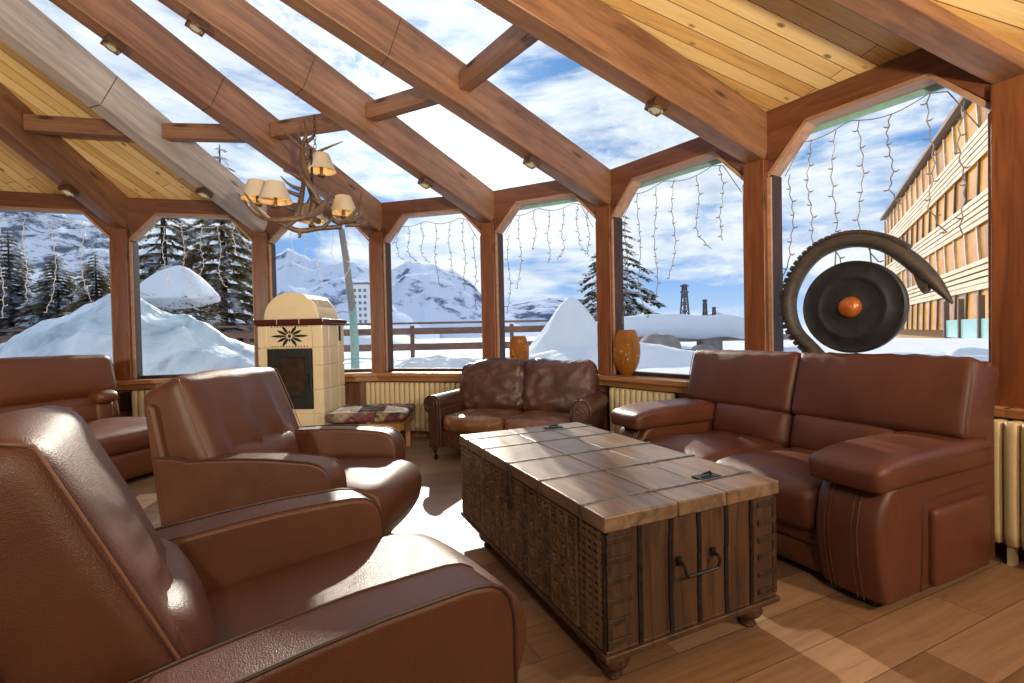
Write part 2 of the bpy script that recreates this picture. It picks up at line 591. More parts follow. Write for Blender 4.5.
window_no = 0
def make_bay(i):
    global window_no
    window_no += 1
    a, L, ang = frame_of(i)
    w = thing('window_%d' % window_no, 'glazed bay with octagonal top in dark brown timber frame, number %d from the left' % window_no, 'window', (a.x, a.y, 0), ang, None, 'structure')
    # header board with the two slanting brackets
    op = opening(L, .06)
    bm = B()
    left, right = [(0, HEAD - .26), op[5], op[4]], [op[3], op[2], (L, HEAD - .26)]
    pts = [(0, TOP + .03), (0, HEAD - .34), (op[5][0], HEAD - .30)] + [op[4], op[3]] + [(op[2][0], HEAD - .30), (L, HEAD - .34), (L, TOP + .03)]
    prism(bm, pts, -.035, .10, XZ)
    obj('header', bm, M['header'], w, .006, 2)
    # bright edge strip along the underside of the header
    bm = B()
    q = [(op[5][0] + .01, HEAD - .30), op[4], op[3], (op[2][0] - .01, HEAD - .30)]
    for (x0, z0), (x1, z1) in zip(q[:-1], q[1:]):
        d = Vector((x1 - x0, z1 - z0)).normalized()
        nx, nz = -d.y * .022, d.x * .022
        if nz > 0: nx, nz = -nx, -nz
        prism(bm, [(x0, z0 + .002), (x1, z1 + .002), (x1 + nx, z1 + nz), (x0 + nx, z0 + nz)], -.045, .085, XZ)
    obj('edge_strip', bm, M['frame_edge'], w)
    # jambs
    for x, s in ((.06, 1), (L - .06, -1)):
        bm = B()
        box(bm, (x + s * .022, .03, (SILL + HEAD - .3) / 2), (.05, .13, HEAD - .3 - SILL))
        obj('jamb', bm, M['dark_frame'], w, .006, 2)
        bm = B()
        box(bm, (x + s * .03, -.045, (SILL + HEAD - .32) / 2), (.035, .02, HEAD - .32 - SILL))
        obj('stop_bead', bm, M['frame_edge'], w, .004, 2)
    # bottom rail and sill
    bm = B()
    box(bm, (L / 2, .05, SILL + .012), (L - .12, .07, .04))
    obj('bottom_rail', bm, M['dark_frame'], w, .004, 2)
    bm = B()
    box(bm, (L / 2, -.045, SILL - .025), (L, .29, .045))
    box(bm, (L / 2, -.125, SILL - .075), (L, .03, .06))
    obj('sill', bm, M['sill'], w, .006, 2)
    if i in (4, 5, 6):
        bm = B()
        box(bm, (L / 2, .13, HEAD - .022), (L - .5, .02, .05))
        obj('awning_strip', bm, M['teal'], w, .004)
    # pane
    bm = B()
    g = opening(L, .07, SILL + .01, .285)
    prism(bm, g, .055, .063, XZ)
    obj('glass_pane', bm, M['pane'], w, smooth=False)
    # wall below
    bm = B()
    box(bm, (L / 2, .03, .365), (L, .12, .73))
    for k in range(1, int(L / .22)):
        box(bm, (k * .22, -.034, .40), (.012, .012, .62))
    o = obj('wall_%d' % window_no, bm, M['wall'])
    o.location = (a.x, a.y, 0); o.rotation_euler = (0, 0, ang)
    tag(o, 'brown boarded wall under the sill of bay %d from the left' % window_no, 'wall', None, 'structure')
    bm = B()
    box(bm, (L / 2, -.04, .05), (L, .02, .10))
    o = obj('baseboard_%d' % window_no, bm, M['wall'], None, .004)
    o.location = (a.x, a.y, 0); o.rotation_euler = (0, 0, ang)
    tag(o, 'brown skirting under bay %d from the left' % window_no, 'skirting', None, 'structure')

for i in range(len(V) - 1):
    make_bay(i)

trim_no = 0
def bis(i):
    """direction along the wall at vertex i"""
    a = Vector(V[max(i - 1, 0)]); b = Vector(V[min(i + 1, len(V) - 1)])
    d = (b - a)
    return math.atan2(d.y, d.x)

for i, (x, y) in enumerate(V):
    trim_no += 1
    bm = B()
    wd = .33 if i == 7 else .155
    off = .085 if i == 7 else 0
    box(bm, (off, .0, (SILL + RB) / 2), (wd, .20, RB - SILL + .02))
    o = obj('trim_%d' % trim_no, bm, M['post'], None, .008, 2)
    o.location = (x, y, 0); o.rotation_euler = (0, 0, bis(i))
    tag(o, 'upright brown timber post between two window bays, number %d from the left' % (i + 1), 'post', None, 'structure')

def beam_matrix(p, d):
    X = d.normalized()
    Y = Vector((0, 0, 1)).cross(X).normalized()
    Z = X.cross(Y)
    return Matrix(((X.x, Y.x, Z.x, p.x), (X.y, Y.y, Z.y, p.y), (X.z, Y.z, Z.z, p.z), (0, 0, 0, 1)))

RAFT_H, RAFT_W = .335, .155
def rafter_point(i, t, up=0.0):
    p = Vector((*V[i], RB))
    d = APEX - p
    m = beam_matrix(p, d)
    return m @ Vector((d.length * t, 0, up))

for i in range(len(V)):
    trim_no += 1
    p = Vector((*V[i], RB)); d = APEX - p
    bm = B()
    Ln = d.length
    box(bm, (Ln * .42 + .02, 0, RAFT_H / 2), (Ln * .84 - .04, RAFT_W, RAFT_H))
    o = obj('trim_%d' % trim_no, bm, M['beam_grey_glare'] if i == 2 else M['beam'], None, .012, 2)
    o.matrix_world = beam_matrix(p, d)
    if 2 <= i <= 5:
        t = (3.125 - RB) / d.z
        bm = B()
        for c, sz in (((Ln * t, 0, -.001), (.005, RAFT_W - .02, .004)), ((Ln * t, RAFT_W / 2, RAFT_H / 2), (.005, .003, RAFT_H - .02)), ((Ln * t, -RAFT_W / 2, RAFT_H / 2), (.005, .003, RAFT_H - .02))):
            box(bm, c, sz)
        obj('splice_joint', bm, M['dark_frame'], o)
    tag(o, 'heavy sloping brown roof rafter, number %d from the left' % (i + 1), 'rafter', None, 'structure')

# short cross pieces between rafters
for i, z in ((1, 2.90), (2, 2.90), (3, 2.91), (4, 2.92), (5, 2.92)):
    trim_no += 1
    def pt(j):
        p = Vector((*V[j], RB)); dd = APEX - p
        return p + dd * ((z - RB) / dd.z)
    p0, p1 = pt(i), pt(i + 1)
    bm = B()
    L = (p1 - p0).length
    box(bm, (L / 2, 0, .20), (L - RAFT_W, .10, .14))
    o = obj('trim_%d' % trim_no, bm, M['beam'], None, .006, 2)
    o.matrix_world = beam_matrix(p0, p1 - p0)
    tag(o, 'short brown cross beam between rafters %d and %d' % (i + 1, i + 2), 'beam', None, 'structure')

# roof planes between the rafters: pine boards or glass
def roof_bay(i, kind):
    global window_no
    zt = .06 if i == 7 else RAFT_H
    def top(j, t):
        p = Vector((*V[j], RB)); d = APEX - p
        return p + d * t + Vector((0, 0, zt * 1.06))
    a0, b0, a1, b1 = top(i, -.012), top(i + 1, -.012), top(i, .97), top(i + 1, .97)
    if kind == 'pine':
        ref = top(i + 1, 1) - top(i + 1, 0)
    else:
        ref = b0 - a0
    X = ref.normalized()
    n = (b0 - a0).cross(a1 - a0).normalized()
    if n.z < 0: n = -n
    Y = n.cross(X)
    m = Matrix(((X.x, Y.x, n.x, a0.x), (X.y, Y.y, n.y, a0.y), (X.z, Y.z, n.z, a0.z), (0, 0, 0, 1)))
    inv = m.inverted()
    pts = [inv @ p for p in (a0, b0, b1, a1)]
    pts = [(p.x, p.y) for p in pts]
    if kind == 'pine':
        bm = B()
        prism(bm, pts, .002, .05, XY)
        o = obj('ceiling' , bm, M['pine'], smooth=False)
        o.matrix_world = m
        tag(o, 'knotty pine board ceiling between rafters %d and %d from the left' % (i + 1, i + 2), 'ceiling', None, 'structure')
    else:
        window_no += 1
        bm = B()
        prism(bm, pts, .004, .014, XY)
        o = obj('window_%d' % window_no, bm, M[kind], smooth=False)
        o.matrix_world = m
        tag(o, 'sloping roof glazing between rafters %d and %d from the left' % (i + 1, i + 2), 'skylight', None, 'structure')
for i, k in enumerate(['pine', 'pine', 'roof_pane', 'roof_pane', 'frost_pane', 'roof_pane', 'pine', 'pine']):
    roof_bay(i, k)

# rest of the lounge behind: plain boarded walls and ceiling
def rear_wall(name, a, b, label):
    a, b = Vector((*a, 0)), Vector((*b, 0))
    d = b - a
    bm = B()
    box(bm, (d.length / 2, 0, 2.4), (d.length, .10, 4.8))
    o = obj(name, bm, M['wall'], smooth=False)
    o.location = a; o.rotation_euler = (0, 0, math.atan2(d.y, d.x))
    tag(o, label, 'wall', None, 'structure')
rear_wall('wall_right', (3.12, 1.10), (3.30, -3.6), 'boarded side wall of the lounge past the last window bay')
rear_wall('wall_rear', (3.30, -3.6), (-6.6, -3.6), 'boarded rear wall of the lounge behind the viewer')
rear_wall('wall_left', (-6.6, -3.6), (-5.75, 4.75), 'boarded side wall of the lounge at the far left end')
bm = B()
box(bm, (-1.65, -1.25, 4.72), (10.2, 5.1, .08))
o = obj('ceiling', bm, M['pine'], smooth=False)
tag(o, 'flat pine board ceiling over the rear of the lounge', 'ceiling', None, 'structure')

# floor
bm = B()
ring = [Vector((x, y, 0)) for x, y in V]
c0 = Vector((-2.1, .4))
ring += [Vector((c0.x + 5.5 * math.cos(a), c0.y + 5.5 * math.sin(a), 0)) for a in [math.radians(x) for x in range(0, -232, -12)]]
FA = math.radians(24.7)
cs, sn = math.cos(-FA), math.sin(-FA)
loc = [(p.x * cs - p.y * sn, p.x * sn + p.y * cs) for p in ring]
prism(bm, loc, -.12, 0, XY)
o = obj('floor', bm, M['floor'], smooth=False)
o.rotation_euler = (0, 0, FA)
tag(o, 'light brown wooden plank floor of the lounge', 'floor', None, 'structure')

# ------------------------------------------------------------------ downlights under the rafters
def downlight(i, z, label):
    p = Vector((*V[i], RB)); d = APEX - p
    t = (z - RB) / d.z
    m = beam_matrix(p + d * t, d)
    r = bpy.data.objects.new('downlight', None)
    r.matrix_world = m
    link(r)
    tag(r, label, 'spotlight', 'downlights under the rafters')
    bm = B()
    box(bm, (0, 0, -.026), (.115, .115, .052))
    obj('housing', bm, M['beam_dark'], r, .006, 2)
    bm = B()
    lathe(bm, [(.050, -.050), (.050, -.058), (.044, -.062), (.034, -.060), (.032, -.052)], 24)
    obj('ring', bm, M['brass'], r)
    bm = B()
    lathe(bm, [(.031, -.053), (.020, -.058), (0, -.060)], 20)
    obj('lens', bm, M['lens'], r)
M['beam_dark'] = timber('beam_dark', (.05, .022, .012), (.11, .05, .025), 1.0, .4, 'X', .2, False)
M['lens'] = emit('lens', (1, .88, .6), .35)
for i, z, lab in ((1, 2.665, 'small downlight under the sloping beam nearest the left wood ceiling'), (2, 2.685, 'small downlight low on the pale greyish rafter'),
                  (3, 3.375, 'brass ringed downlight high on the rafter right of the pale one'), (4, 3.375, 'brass ringed downlight at the top of the rafter above the antler chandelier'),
                  (4, 2.68, 'small downlight on the rafter just right of the antler chandelier'),
                  (5, 2.68, 'small downlight on the rafter right of the frosted skylight'), (6, 2.675, 'square downlight on the rafter beside the pine ceiling')):
    downlight(i, z, lab)

# ------------------------------------------------------------------ carved chest used as coffee table
def make_chest():
    t = thing('carved_chest', 'large antique carved wooden chest with iron straps used as a coffee table', 'chest')
    rz = math.radians(24.7)
    Sd = Vector((math.cos(rz), math.sin(rz))); Ld = Vector((-math.sin(rz), math.cos(rz)))
    W, L = .82, 1.445
    c = Vector((.279, 1.52)) + Sd * W / 2 + Ld * L / 2
    t.location = (c.x, c.y, 0); t.rotation_euler = (0, 0, rz)
    hw, hl = W / 2 - .018, L / 2 - .018
    zb, zt, zl = .135, .528, .58
    # body of upright boards
    bm = B()
    box(bm, (0, 0, (zb + zt) / 2), (2 * hw - .01, 2 * hl - .01, zt - zb))
    for s in (-1, 1):
        for k in range(6):
            w = 2 * hw / 6
            box(bm, (-hw + w * (k + .5), s * hl, (zb + zt) / 2), (w - .005, .016, zt - zb))
        for k in range(12):
            w = 2 * hl / 12
            box(bm, (hw, -hl + w * (k + .5), (zb + zt) / 2), (.016, w - .006, zt - zb))
    obj('body', bm, M['chest_wood'], t, .003, 2)
    # carved front: rows of little square rosettes between raised bars
    bm = B()
    x0 = -hw - .004
    nx, nz = 18, 7
    y_lo, y_hi = -hl + .15, hl - .15
    cw, chh = (y_hi - y_lo) / nx, (zt - zb - .01) / nz
    F = Matrix(((0, 0, -1, 0), (1, 0, 0, 0), (0, 1, 0, 0), (0, 0, 0, 1)))
    for a in range(nx):
        for b in range(nz):
            y, z = y_lo + cw * (a + .5), zb + .005 + chh * (b + .5)
            T = Matrix.Translation((x0, y, z)) @ F
            j = rnd.uniform(-.0015, .0015)
            # raised frame
            for (cx, cy, sx, sy) in ((0, chh / 2 - .004, cw - .002, .007), (0, -chh / 2 + .004, cw - .002, .007), (cw / 2 - .004, 0, .007, chh - .002), (-cw / 2 + .004, 0, .007, chh - .002)):
                box(bm, (cx, cy, .006 + j), (sx, sy, .020), T)
            if (a + b) % 2:
                lathe(bm, [(.022, 0), (.022, .014), (.017, .014), (.014, .004), (.009, .005), (.006, .015), (0, .016)], 8, (0, 0, j), T)
            else:
                for q in range(4):
                    R = T @ Matrix.Rotation(q * PI / 2 + PI / 4, 4, 'Z')
                    box(bm, (.013, 0, .006 + j), (.016, .009, .016), R)
                box(bm, (0, 0, .007), (.008, .008, .012), T)
    for sgn in (-1, 1):
        for k in range(15):
            z = zb + .015 + (zt - zb - .03) * k / 14
            box(bm, (x0 - .004, sgn * (hl - .074), z), (.014, .13, .012 + .006 * (k % 2)))
        for k in range(4):
            box(bm, (x0 - .006, sgn * (hl - .02 - .035 * k), (zb + zt) / 2), (.012, .008, zt - zb - .01))
    obj('carved_front', bm, M['carved_wood'], t, 0, smooth=False)
    # upright iron straps on the short ends
    for s in (-1, 1):
        for k in (1, 2, 3, 4, 5):
            bm = B()
            xx = -hw + 2 * hw * k / 6.0
            pts = [(xx + rnd.uniform(-.003, .003), s * (hl + .010), zb + (zt - zb) * q / 8) for q in range(9)]
            for p, q in zip(pts[:-1], pts[1:]):
                box(bm, ((p[0] + q[0]) / 2, p[1], (p[2] + q[2]) / 2), (.017, .006, q[2] - p[2] + .002))
            for q in range(7):
                lathe(bm, [(.005, 0), (.004, .003), (0, .004)], 8, (0, 0, 0), Matrix.Translation((xx, s * (hl + .012), zb + .03 + .056 * q)) @ Matrix.Rotation(s * -PI / 2, 4, 'X'))
            obj('iron_strap', bm, M['iron'], t)
        # bar handle
        bm = B()
        y = s * (hl + .02)
        hx = -.02
        tube(bm, [(hx - .08, y, .372), (hx - .08, y + s * .02, .37), (hx - .08, y + s * .026, .355), (hx - .074, y + s * .026, .336), (hx - .064, y + s * .026, .332), (hx + .064, y + s * .026, .332), (hx + .074, y + s * .026, .336), (hx + .08, y + s * .026, .355), (hx + .08, y + s * .02, .37), (hx + .08, y, .372)], .0058, 8)
        for xx in (-.08, .08):
            box(bm, (hx + xx, y - s * .004, .376), (.018, .008, .03))
        obj('handle', bm, M['iron'], t, 0)
        # wrapped corner brackets
        for sx in (-1, 1):
            bm = B()
            for k in range(6):
                z = zb + .03 + (zt - zb - .06) * k / 5
                box(bm, (sx * (hw - .045), s * (hl + .010), z), (.10, .008, .020))
                box(bm, (sx * (hw + .008), s * (hl - .045), z), (.008, .10, .020))
            box(bm, (sx * (hw - .004), s * (hl + .0095), (zb + zt) / 2), (.02, .006, zt - zb - .02))
            box(bm, (sx * (hw + .0075), s * (hl - .004), (zb + zt) / 2), (.006, .02, zt - zb - .02))
            obj('corner_bracket', bm, M['chest_iron'], t, .002, 2)
    # moulding under the body
    bm = B()
    box(bm, (0, 0, .118), (W, L, .022))
    box(bm, (0, 0, .134), (W - .018, L - .018, .014))
    obj('base_moulding', bm, M['chest_wood'], t, .005, 2)
    # lid of long boards
    bm = B()
    split = [-W / 2, -.10, .13, W / 2]
    for a, b in zip(split[:-1], split[1:]):
        box(bm, ((a + b) / 2, 0, (zt + zl) / 2), (b - a - .003, L, zl - zt))
    obj('lid', bm, M['chest_top'], t, .006, 3)
    for yy in (.134, .44, .74, 1.05, 1.29):
        bm = B()
        y = -L / 2 + yy
        n = 26
        for k in range(n):
            xa, xb = -W / 2 + W * k / n, -W / 2 + W * (k + 1) / n
            w = .0125 + rnd.uniform(-.002, .002)
            box(bm, ((xa + xb) / 2, y + rnd.uniform(-.0012, .0012), zl + .0022), (xb - xa + .001, w, .005))
        for sx in (-1, 1):
            box(bm, (sx * (W / 2 + .002), y, zl - .025), (.005, .014, .055))
        obj('lid_strap', bm, M['bright_iron'], t)
    # hasp hanging from the lid at the front, small latches on the lid
    bm = B()
    prism(bm, [(-.012, .10), (.012, .10), (.014, .03), (.024, 0), (.028, -.035), (.015, -.07), (0, -.082), (-.015, -.07), (-.028, -.035), (-.024, 0), (-.014, .03)], x0 - .022, x0 - .014, lambda u, v, w: Vector((w, u, v + .455)))
    tube(bm, [(x0 - .014, -.01, .43), (x0 - .045, -.01, .43), (x0 - .045, .01, .43), (x0 - .014, .01, .43)], .004, 6)
    obj('hasp', bm, M['chest_iron'], t, .002)
    for (lx, ly) in ((.2, -.56), (.17, .62)):
        bm = B()
        box(bm, (lx, ly, zl + .004), (.11, .05, .006))
        tube(bm, [(lx - .03, ly, zl + .006), (lx - .02, ly, zl + .016), (lx + .03, ly + .01, zl + .016), (lx + .035, ly + .01, zl + .006)], .005, 6)
        obj('lid_latch', bm, M['iron'], t)
    # turned feet
    for sx in (-1, 1):
        for sy in (-1, 1):
            bm = B()
            lathe(bm, [(0, 0), (.028, 0), (.034, .008), (.026, .022), (.030, .030), (.050, .045), (.058, .062), (.052, .082), (.038, .094), (.040, .108)], 24, (sx * (W / 2 - .085), sy * (L / 2 - (.085 if sy < 0 else .24)), 0))
            obj('foot', bm, M['foot_wood'], t, sharp=60)
M['chest_wood'] = timber('chest_wood', (.026, .013, .008), (.125, .062, .030), 1.2, .5, 'Z', .6)
M['carved_wood'] = timber('carved_wood', (.030, .015, .008), (.28, .165, .090), 1.6, .5, 'Z', .4)
M['chest_top'] = timber('chest_top', (.085, .050, .030), (.31, .215, .14), .9, .32, 'Y', .35)
M['chest_iron'] = plain('chest_iron', (.055, .034, .021), .5, .4, .4, 40)
M['foot_wood'] = timber('foot_wood', (.03, .014, .008), (.11, .05, .026), 1.5, .35, 'Z', .1, False)
make_chest()

# ------------------------------------------------------------------ club armchair
def make_club_chair(label, loc, ang_deg, seat_w, arm_w=.145, seed=0, extra=.02, scale=1.0, rise=0.0, tall=.495):
    t = thing('club_armchair', label, 'armchair', (loc[0], loc[1], 0), math.radians(ang_deg - 90))
    W = seat_w + 2 * arm_w
    t.scale = (scale, scale, scale)
    leat = M['chair_leather']
    # arms: slab with a gently arched top that curls down at the front; the outer side runs back up to the shell
    top = [(-.30, .588), (-.18, .598), (-.02, .606), (.12, .608), (.25, .603)]
    nose = [(.34, .598), (.385, .588), (.415, .570), (.435, .543), (.446, .505), (.45, .455), (.45, .28)]
    for s in (1, -1):
        prof = [(-.42, .07), (-.46, .40), (-.495, .60), (-.37, .60)] + top + nose + [(.45, .07)]
        bm = B()
        x0, x1 = s * (W / 2 - arm_w), s * W / 2
        prism(bm, prof, min(x0, x1), max(x0, x1), YZ)
        a = obj('arm', bm, leat, t, .016, 4)
        line = [(-.495, .60), (-.37, .60)] + top + nose + [(.45, .10)]
        for nm, xx, mt, r in (('piping', s * (W / 2 - .004), M['piping'], .0045), ('stitching', s * (W / 2 - arm_w + .012), M['piping'], .0025)):
            bm = B()
            tube(bm, [(xx, y + .001, z + .001) for y, z in line], r, 6)
            obj(nm, bm, mt, a)
    # reclined shell behind the back cushion
    prof = [(-.40, .07), (-.345, .07), (-.40, .42), (-.49, .84), (-.515, .86), (-.545, .85), (-.49, .40), (-.44, .07)]
    bm = B()
    prism(bm, prof, -W / 2 + .004, W / 2 - .004, YZ)
    obj('back_shell', bm, leat, t, .018, 4)
    # back cushion, leaning; local frame with y = front
    lean = 23
    Mb = Matrix.Translation((0, -.165 - .005, .50 + rise)) @ Matrix.Rotation(math.radians(lean), 4, 'X')
    th = .27
    cw = seat_w + extra
    bm = B()
    def sag(q, h):
        u = q.x / h.x
        w = max(0.0, min(1.0, (.24 - q.z) / (h.z * 1.4)))
        if q.y > 0:     # folds fanning up from the lumbar seam
            f = (math.sin(u * 10 * (1 + .3 * q.z) + .9 * math.sin(q.z * 14 + seed)) + .6 * math.sin(u * 23 + seed + 2 * q.z)) * (.021 if seed else .005) * w * (1 - u * u)
            q.y += f
        return q
    zc = .5475 - tall / 2
    cushion(bm, (0, -th / 2, zc), (cw, th, tall), .055, (.012, .020, .034), 22, .004, (4, 4, 2.5), seed, Mb, sag)
    bc = obj('back_cushion', bm, leat, t, sharp=180)
    # piping round the front edge and the top seam
    for sx in (-1, 1):
        bm = B()
        hx = sx * (cw / 2 + .0)
        pts = []
        for k in range(15):
            z = zc - tall / 2 + .05 + (tall - .075) * k / 14
            bulge = 1 - ((z - zc) / (tall / 2)) ** 2
            pts.append(Mb @ Vector((hx - sx * .010 + sx * .010 * max(0, bulge), -.012 + .003 * max(0, bulge), z)))
        pts.append(Mb @ Vector((hx - sx * .03, -.05, .546)))
        pts.append(Mb @ Vector((hx - sx * .035, -.12, .558)))
        tube(bm, pts, .0028, 6)
        obj('piping', bm, M['edge_leather'], bc)
    # lumbar roll
    bm = B()
    cushion(bm, (0, -.105, .04), (min(seat_w - .01, cw - .05), .26, .22), .07, (.0, .022, .012), 14, .004, (7, 3, 3), seed + 4, Mb)
    obj('lumbar_cushion', bm, leat, t, sharp=180)
    # seat with a waterfall front
    bm = B()
    sw = seat_w - .012
    prof = [(-.32, .30), (-.32, .44), (-.10, .440), (.20, .452), (.38, .458)]
    prof += [(.50, .452), (.57, .434), (.612, .398), (.630, .345), (.628, .29), (.612, .235), (.585, .19), (.555, .15), (.44, .14), (.0, .18)]
    nx = 10
    rows = []
    for i in range(nx + 1):
        u = -1 + 2 * i / nx
        row = []
        for y, z in prof:
            k = (1 - u * u)
            edge = 1 - abs(u) ** 8
            zz = z + (.006 * k if z > .4 else 0) - (.012 * (1 - edge) if z > .4 else 0)
            yy = y + (.020 * k if y > .45 else 0) - (.018 * (1 - edge) if y > .45 else 0)
            row.append(bm.verts.new((u * sw / 2, yy, zz)))
        rows.append(row)
    for i in range(nx):
        for j in range(len(prof)):
            j2 = (j + 1) % len(prof)
            bm.faces.new((rows[i][j], rows[i][j2], rows[i + 1][j2], rows[i + 1][j]))
    bm.faces.new(rows[0]); bm.faces.new(rows[-1][::-1])
    obj('seat_cushion', bm, leat, t, .012, 3)
    # front base panel
    bm = B()
    box(bm, (0, .0, .12), (seat_w, .80, .16))
    obj('base', bm, leat, t, .012, 3)
    for sx in (-1, 1):
        for sy in (-.36, .36):
            bm = B()
            lathe(bm, [(0, 0), (.024, 0), (.028, .01), (.028, .07)], 16, (sx * (W / 2 - .07), sy, 0))
            obj('foot', bm, M['black'], t)
    return t
M['edge_leather'] = plain('edge_leather', (.20, .095, .055), .45)
make_club_chair('big brown leather club armchair seen from the side, nearest of the chairs', (-.644, 1.235), 38, .625, .15, 0, -.045, 1.0, .028, .60)
make_club_chair('brown leather club armchair with creased back cushion, in front of the tiled stove', (-1.20, 2.67), -10, .56, .14, 5, .19, 1.0, 0, .53)

# ------------------------------------------------------------------ two-seat sofa with high head sections
def make_sofa():
    ang = math.atan2(.908, -.418)
    Lx = Vector((-.418, .908)); Fy = Vector((-.908, -.418))
    S0 = Vector((1.462, 1.905))
    W, D = 1.72, .89
    c = S0 + Lx * (W / 2) - Fy * (D / 2)
    t = thing('two_seat_sofa', 'reddish brown leather two-seat sofa with padded arms under the gong window', 'sofa', (c.x, c.y, 0), ang)
    le = M['sofa_leather']
    aw = .27
    hf = D / 2
    # arms
    for s in (-1, 1):
        x_in, x_out = s * (W / 2 - aw), s * W / 2
        bm = B()
        prof = [(-.36, .04), (-.36, .53)] + [(.22, .53), (.34, .525), (.40, .50), (.445, .44), (.468, .34), (.466, .24), (.445, .13), (.42, .04)]
        n = 8
        rows = []
        for i in range(n + 1):
            u = i / n
            x = x_in + (x_out - x_in) * u
            k = math.sin(PI * u)
            rows.append([bm.verts.new((x, y + (.022 * k if y > .3 else 0), z)) for y, z in prof])
        for i in range(n):
            for j in range(len(prof)):
                j2 = (j + 1) % len(prof)
                bm.faces.new((rows[i][j], rows[i][j2], rows[i + 1][j2], rows[i + 1][j]))
        bm.faces.new(rows[0]); bm.faces.new(rows[-1][::-1])
        a = obj('arm', bm, le, t, .022, 4)
        # raised side panel on the outside
        bm = B()
        cushion(bm, (x_out + s * .006, -.10, .225), (.05, .46, .33), .022, (.014, .0, .0), 12)
        obj('side_panel', bm, le, a, sharp=180)
        # stitched seams down the front
        for f in (.20, .28, .62, .70):
            bm = B()
            x = x_in + (x_out - x_in) * f
            k = .022 * math.sin(PI * f) + .0015
            tube(bm, [(x, y + k, z + .001) for y, z in prof[2:]], .0032, 6)
            obj('seam', bm, M['seam_leather'], a)
        # curved seam on the side
        bm = B()
        tube(bm, [(x_out + s * .0015, .19, .05), (x_out + s * .0015, .175, .25), (x_out + s * .0015, .175, .38), (x_out + s * .0015, .14, .425), (x_out + s * .0015, -.10, .435), (x_out + s * .0015, -.34, .435)], .003, 6)
        obj('seam', bm, M['piping'], a)
        # arm pad
        bm = B()
        def pf(q, h):
            if q.y > 0:
                q.z -= .035 * (q.y / h.y) ** 4 * (.6 + .4 * max(-1, min(1, q.z / h.z)))
            return q
        cushion(bm, ((x_in + x_out) / 2 + s * .0, .045, .575), (aw + .04, .90, .135), .036, (.004, .012, .012), 16, .003, (5, 5, 5), s * 3, None, pf)
        p = obj('arm_pad', bm, le, t, sharp=180)
        bm = B()
        xx = x_out + s * .016
        tube(bm, [(x_out + s * (.0235 - .004 * (k / 14) ** 6), -.36 + .78 * k / 14, .600) for k in range(15)], .0026, 6)
        obj('seam', bm, M['piping'], p)
    iw = W - 2 * aw
    # base with its horizontal roll
    bm = B()
    cushion(bm, (0, .02, .105), (iw, .76, .13), .025, (0, .012, 0), 10)
    obj('base', bm, le, t, sharp=180)
    bm = B()
    cushion(bm, (0, .035, .215), (iw, .76, .11), .03, (0, .014, 0), 10)
    obj('base_roll', bm, le, t, sharp=180)
    # back frame
    bm = B()
    prism(bm, [(-.30, .05), (-.345, .60), (-.40, .98), (-.43, 1.0), (-.455, .97), (-.46, .05)], -W / 2 + .0, W / 2 - .0, YZ)
    obj('back_frame', bm, le, t, .02, 4)
    for s in (-1, 1):
        xc = s * iw / 4
        bm = B()
        def seat(q, h):
            if q.y > 0 and q.z > -.02:
                q.z += .018 * math.sin(max(0, q.y / h.y) * PI)
            if q.z < 0 and q.y > 0:
                q.z *= 1 + .55 * (q.y / h.y) ** 2
            return q
        cushion(bm, (xc, .085, .365), (iw / 2 - .006, .80, .17), .06, (.004, .02, .030), 20, .005, (4, 4, 4), s * 7, None, seat)
        obj('seat_cushion', bm, le, t, sharp=180)
        # lower back cushion
        Mb = Matrix.Translation((0, -.17, .44)) @ Matrix.Rotation(math.radians(13), 4, 'X')
        def fold(q, h):
            if q.y > 0:
                u = q.x / h.x
                q.y += .004 * math.sin(q.x * 75 + 2.5 * math.sin(q.z * 30)) * max(0, 1 - u * u)
            return q
        bm = B()
        cushion(bm, (xc, -.085, .11), (iw / 2 - .006, .20, .26), .06, (.002, .030, .006), 24, .004, (9, 3, 3), s * 5, Mb, fold)
        obj('back_cushion', bm, le, t, sharp=180)
        # head section reaching out over the arm
        xh = s * W / 4
        Mh = Matrix.Translation((0, -.20, .645)) @ Matrix.Rotation(math.radians(15), 4, 'X')
        def crease(q, h):
            if q.y > 0:
                u = q.x / h.x
                w = math.exp(-((q.z + .03) / .10) ** 2) * math.exp(-(u / .42) ** 2)
                q.y += .006 * w * math.sin(q.x * 42 + s)
                q.y -= .010 * max(0, q.z / h.z) ** 3
            if q.z > 0:
                q.z += .005 * math.sin(q.x * 62 + 2 * math.sin(q.x * 17))
            return q
        bm = B()
        cushion(bm, (xh, -.115, .195), (W / 2 - .006, .25, .395), .034, (.004, .028, .006), 24, .003, (5, 5, 3), s * 2, Mh, crease)
        hd = obj('head_section', bm, le, t, sharp=180)
        bm = B()
        xe = xh + s * (W / 4 - .012)
        tube(bm, [Mh @ Vector((xe + s * .006, .004 - .0 * k2, .03 + .33 * k2 / 10)) for k2 in range(11)], .0024, 6)
        obj('seam', bm, M['seam_leather'], hd)
        bm = B()
        tube(bm, [Mh @ Vector((xh + (W / 4 - .045) * (-1 + 2 * k / 20), -.032,   .392 - .016 * abs(-1 + 2 * k / 20) ** 8)) for k in range(21)], .0028, 6)
        obj('seam', bm, M['stitch'], hd)
    for sx in (-1, 1):
        for sy in (-.38, .36):
            bm = B()
            box(bm, (sx * (W / 2 - .10), sy, .022), (.06, .06, .044))
            obj('foot', bm, M['black'], t, .004)
M['seam_leather'] = plain('seam_leather', (.10, .038, .020), .45)
make_sofa()

